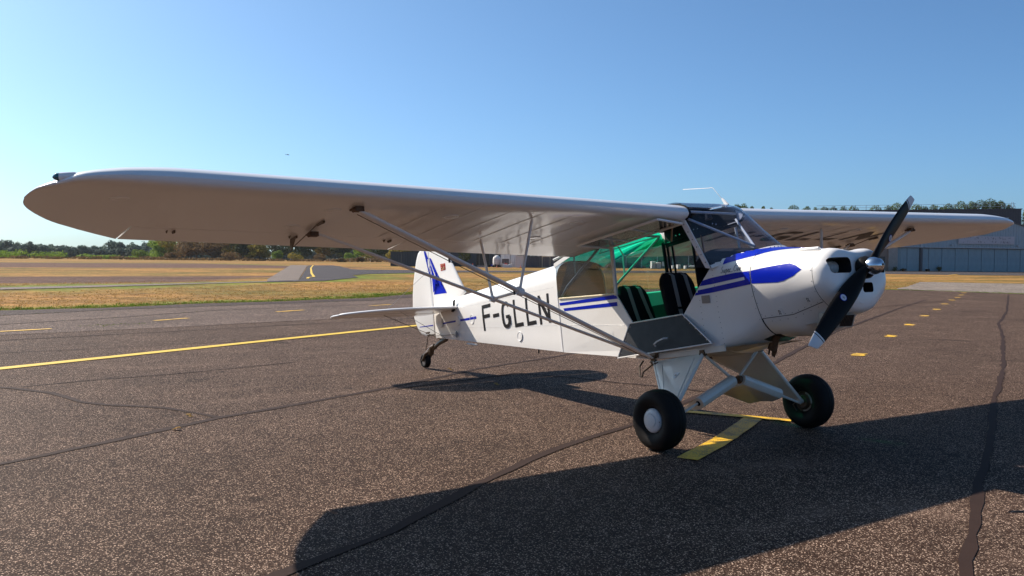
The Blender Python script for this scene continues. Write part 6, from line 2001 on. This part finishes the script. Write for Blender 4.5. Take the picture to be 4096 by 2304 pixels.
# distant aircraft in the sky
da = thing('distant_aircraft', 'tiny distant aircraft flying in the clear sky above the wing', 'aircraft', (-1708.0, 703.0, 192.4), R(60))
mb = MB(); mb.tube([(3.4, 0, 0), (2.6, 0, .1), (0, 0, .2), (-3.6, 0, .35)], [.25, .55, .55, .12], 10); mb.build('fuselage', 'anthracite', da)
mb = MB(); mb.prism([(1.6, -5.3, .8), (1.6, 5.3, .8), (.3, 5.3, .8), (.3, -5.3, .8)], (0, 0, .12)); mb.build('wing', 'anthracite', da, 0)
mb = MB(); mb.prism([(-3.0, -1.5, .4), (-3.0, 1.5, .4), (-3.8, 1.5, .4), (-3.8, -1.5, .4)], (0, 0, .06)); mb.prism([(-3.0, 0, .4), (-3.8, 0, .4), (-3.9, 0, 1.6), (-3.4, 0, 1.6)], (0, .08, 0)); mb.build('tail', 'anthracite', da, 0)

# ---------------------------------------------------------------- grass blades and weeds
def tufts(name, pts, hs, mat, label, seed, per=6):
    rnd = random.Random(seed)
    V_, F_ = [], []
    for (x, y, s_) in pts:
        z = gz(x, y) - .03
        for k in range(per):
            a = rnd.uniform(0, 6.28); r_ = rnd.uniform(0, .10) * s_
            bx, by = x + math.cos(a) * r_, y + math.sin(a) * r_
            h = hs * s_ * rnd.uniform(.5, 1.3); l = rnd.uniform(.1, .6) * h; w = .012 * s_ + .006
            o = len(V_)
            V_ += [(bx - math.sin(a) * w, by + math.cos(a) * w, z), (bx + math.sin(a) * w, by - math.cos(a) * w, z), (bx + math.cos(a) * l, by + math.sin(a) * l, z + h)]
            F_.append((o, o + 1, o + 2))
    mb = MB(); mb.v = V_; mb.f = F_; mb.mi = [0] * len(F_)
    o = mb.build(name, mat, None, 0, recalc=False)
    tag(o, label, 'grass', None, 'stuff')
M['blade_green'] = leaf('green_blades', (0.05, 0.085, 0.012), (0.12, 0.17, 0.025), (0.22, 0.24, 0.05))
M['blade_gold'] = leaf('dry_blades', (0.30, 0.18, 0.06), (0.42, 0.26, 0.09), (0.52, 0.34, 0.13))
M['blade_heath'] = leaf('heather_stems', (0.14, 0.085, 0.06), (0.22, 0.14, 0.10), (0.30, 0.20, 0.14))
rnd = random.Random(3)
gp, dp_, hp = [], [], []
for (a, b) in zip(EDGE[:-3], EDGE[1:-2]):
    L = math.hypot(b[0] - a[0], b[1] - a[1]); n = int(L * 90)
    for k in range(n):
        t = rnd.random(); d = abs(rnd.gauss(0, .7))
        nx, ny = -(b[1] - a[1]) / L, (b[0] - a[0]) / L
        gp.append((a[0] + (b[0] - a[0]) * t + nx * d - .05 * nx, a[1] + (b[1] - a[1]) * t + ny * d, rnd.uniform(.6, 1.3)))
tufts('grass_edge', gp, .040, 'blade_green', 'ragged green grass growing over the edge of the asphalt', 21, 5)
for k in range(22000):
    t = rnd.random() ** 1.5
    y = rnd.uniform(-14, 60); 
    xe = np.interp(y, [-40, -3.2, 1.9, 8.7, 11.7, 16, 36], [-9, -19.6, -21, -23.1, -25.7, -27.2, -22.6])
    x = xe - .4 - t * 24
    if seg_d(x, y, ROADN) < 2.6 or seg_d(x, y, ROADF) < 2.0: continue
    if y > 12 and x < -43: continue
    dp_.append((x, y, rnd.uniform(.7, 1.5)))
tufts('dry_grass', dp_, .022, 'blade_gold', 'dry golden grass covering the field beyond the apron', 22, 3)
wp = []
for pts, n in (([(-10.5, -16), (-14.39, -3.62), (-15.59, -1.21), (-17.42, 1.55), (-18.54, 6.34), (-20.2, 13)], 240), ([(-9.0, -36), (-17.25, -3.3), (-18.65, -.6), (-20.95, 7.6), (-23.85, 12)], 420)):
    for k in range(n):
        i = rnd.randrange(len(pts) - 1); t = rnd.random()
        if math.sin(i * 2.1 + t * 14) < -.1: continue
        wp.append((pts[i][0] + (pts[i + 1][0] - pts[i][0]) * t + rnd.uniform(-.05, .05), pts[i][1] + (pts[i + 1][1] - pts[i][1]) * t + rnd.uniform(-.05, .05), rnd.uniform(.4, .9)))
for cx, cy, n in ((-13.4, -2.05, 40), (-13.6, -1.45, 60), (-15.9, 5.2, 30)):
    for k in range(n): wp.append((cx + rnd.gauss(0, .12), cy + rnd.gauss(0, .22), rnd.uniform(.4, 1.0)))
tufts('weeds', [(x, y, s_) for x, y, s_ in wp], .05, 'blade_green', 'weeds sprouting from the cracks of the worn strip', 24, 6)
# dead leaves on the apron
for (x, y, lab) in ((-3.25, -.05, 'dry leaf lying in the shadow of the tail'), (-4.62, .18, 'dry yellow leaf on the joint behind the tailwheel'), (-3.0, -3.62, 'dry leaf in the wandering sealed crack'), (-2.45, -3.9, 'dry leaf on the sealed joint at the left')):
    rnd2 = random.Random(int(x * 100))
    mb = MB()
    pts = [(math.cos(a) * .05 * (1 + .35 * math.cos(5 * a)), math.sin(a) * .035 * (1 + .35 * math.cos(5 * a))) for a in [k * math.pi / 9 for k in range(18)]]
    pts = [(a_ * .7, b_ * .7) for a_, b_ in pts]
    mb.add([(px_, py_, .012 + .012 * math.sin(px_ * 60)) for px_, py_ in pts] + [(0, 0, .018)], [(k, (k + 1) % 18, 18) for k in range(18)])
    o = mb.build('dead_leaf', 'blade_gold', None, 0, recalc=False)
    o.location = (x, y, gz(x, y) + .006); o.rotation_euler = (0, 0, rnd2.uniform(0, 6)); tag(o, lab, 'leaf', 'dead leaves on the apron')
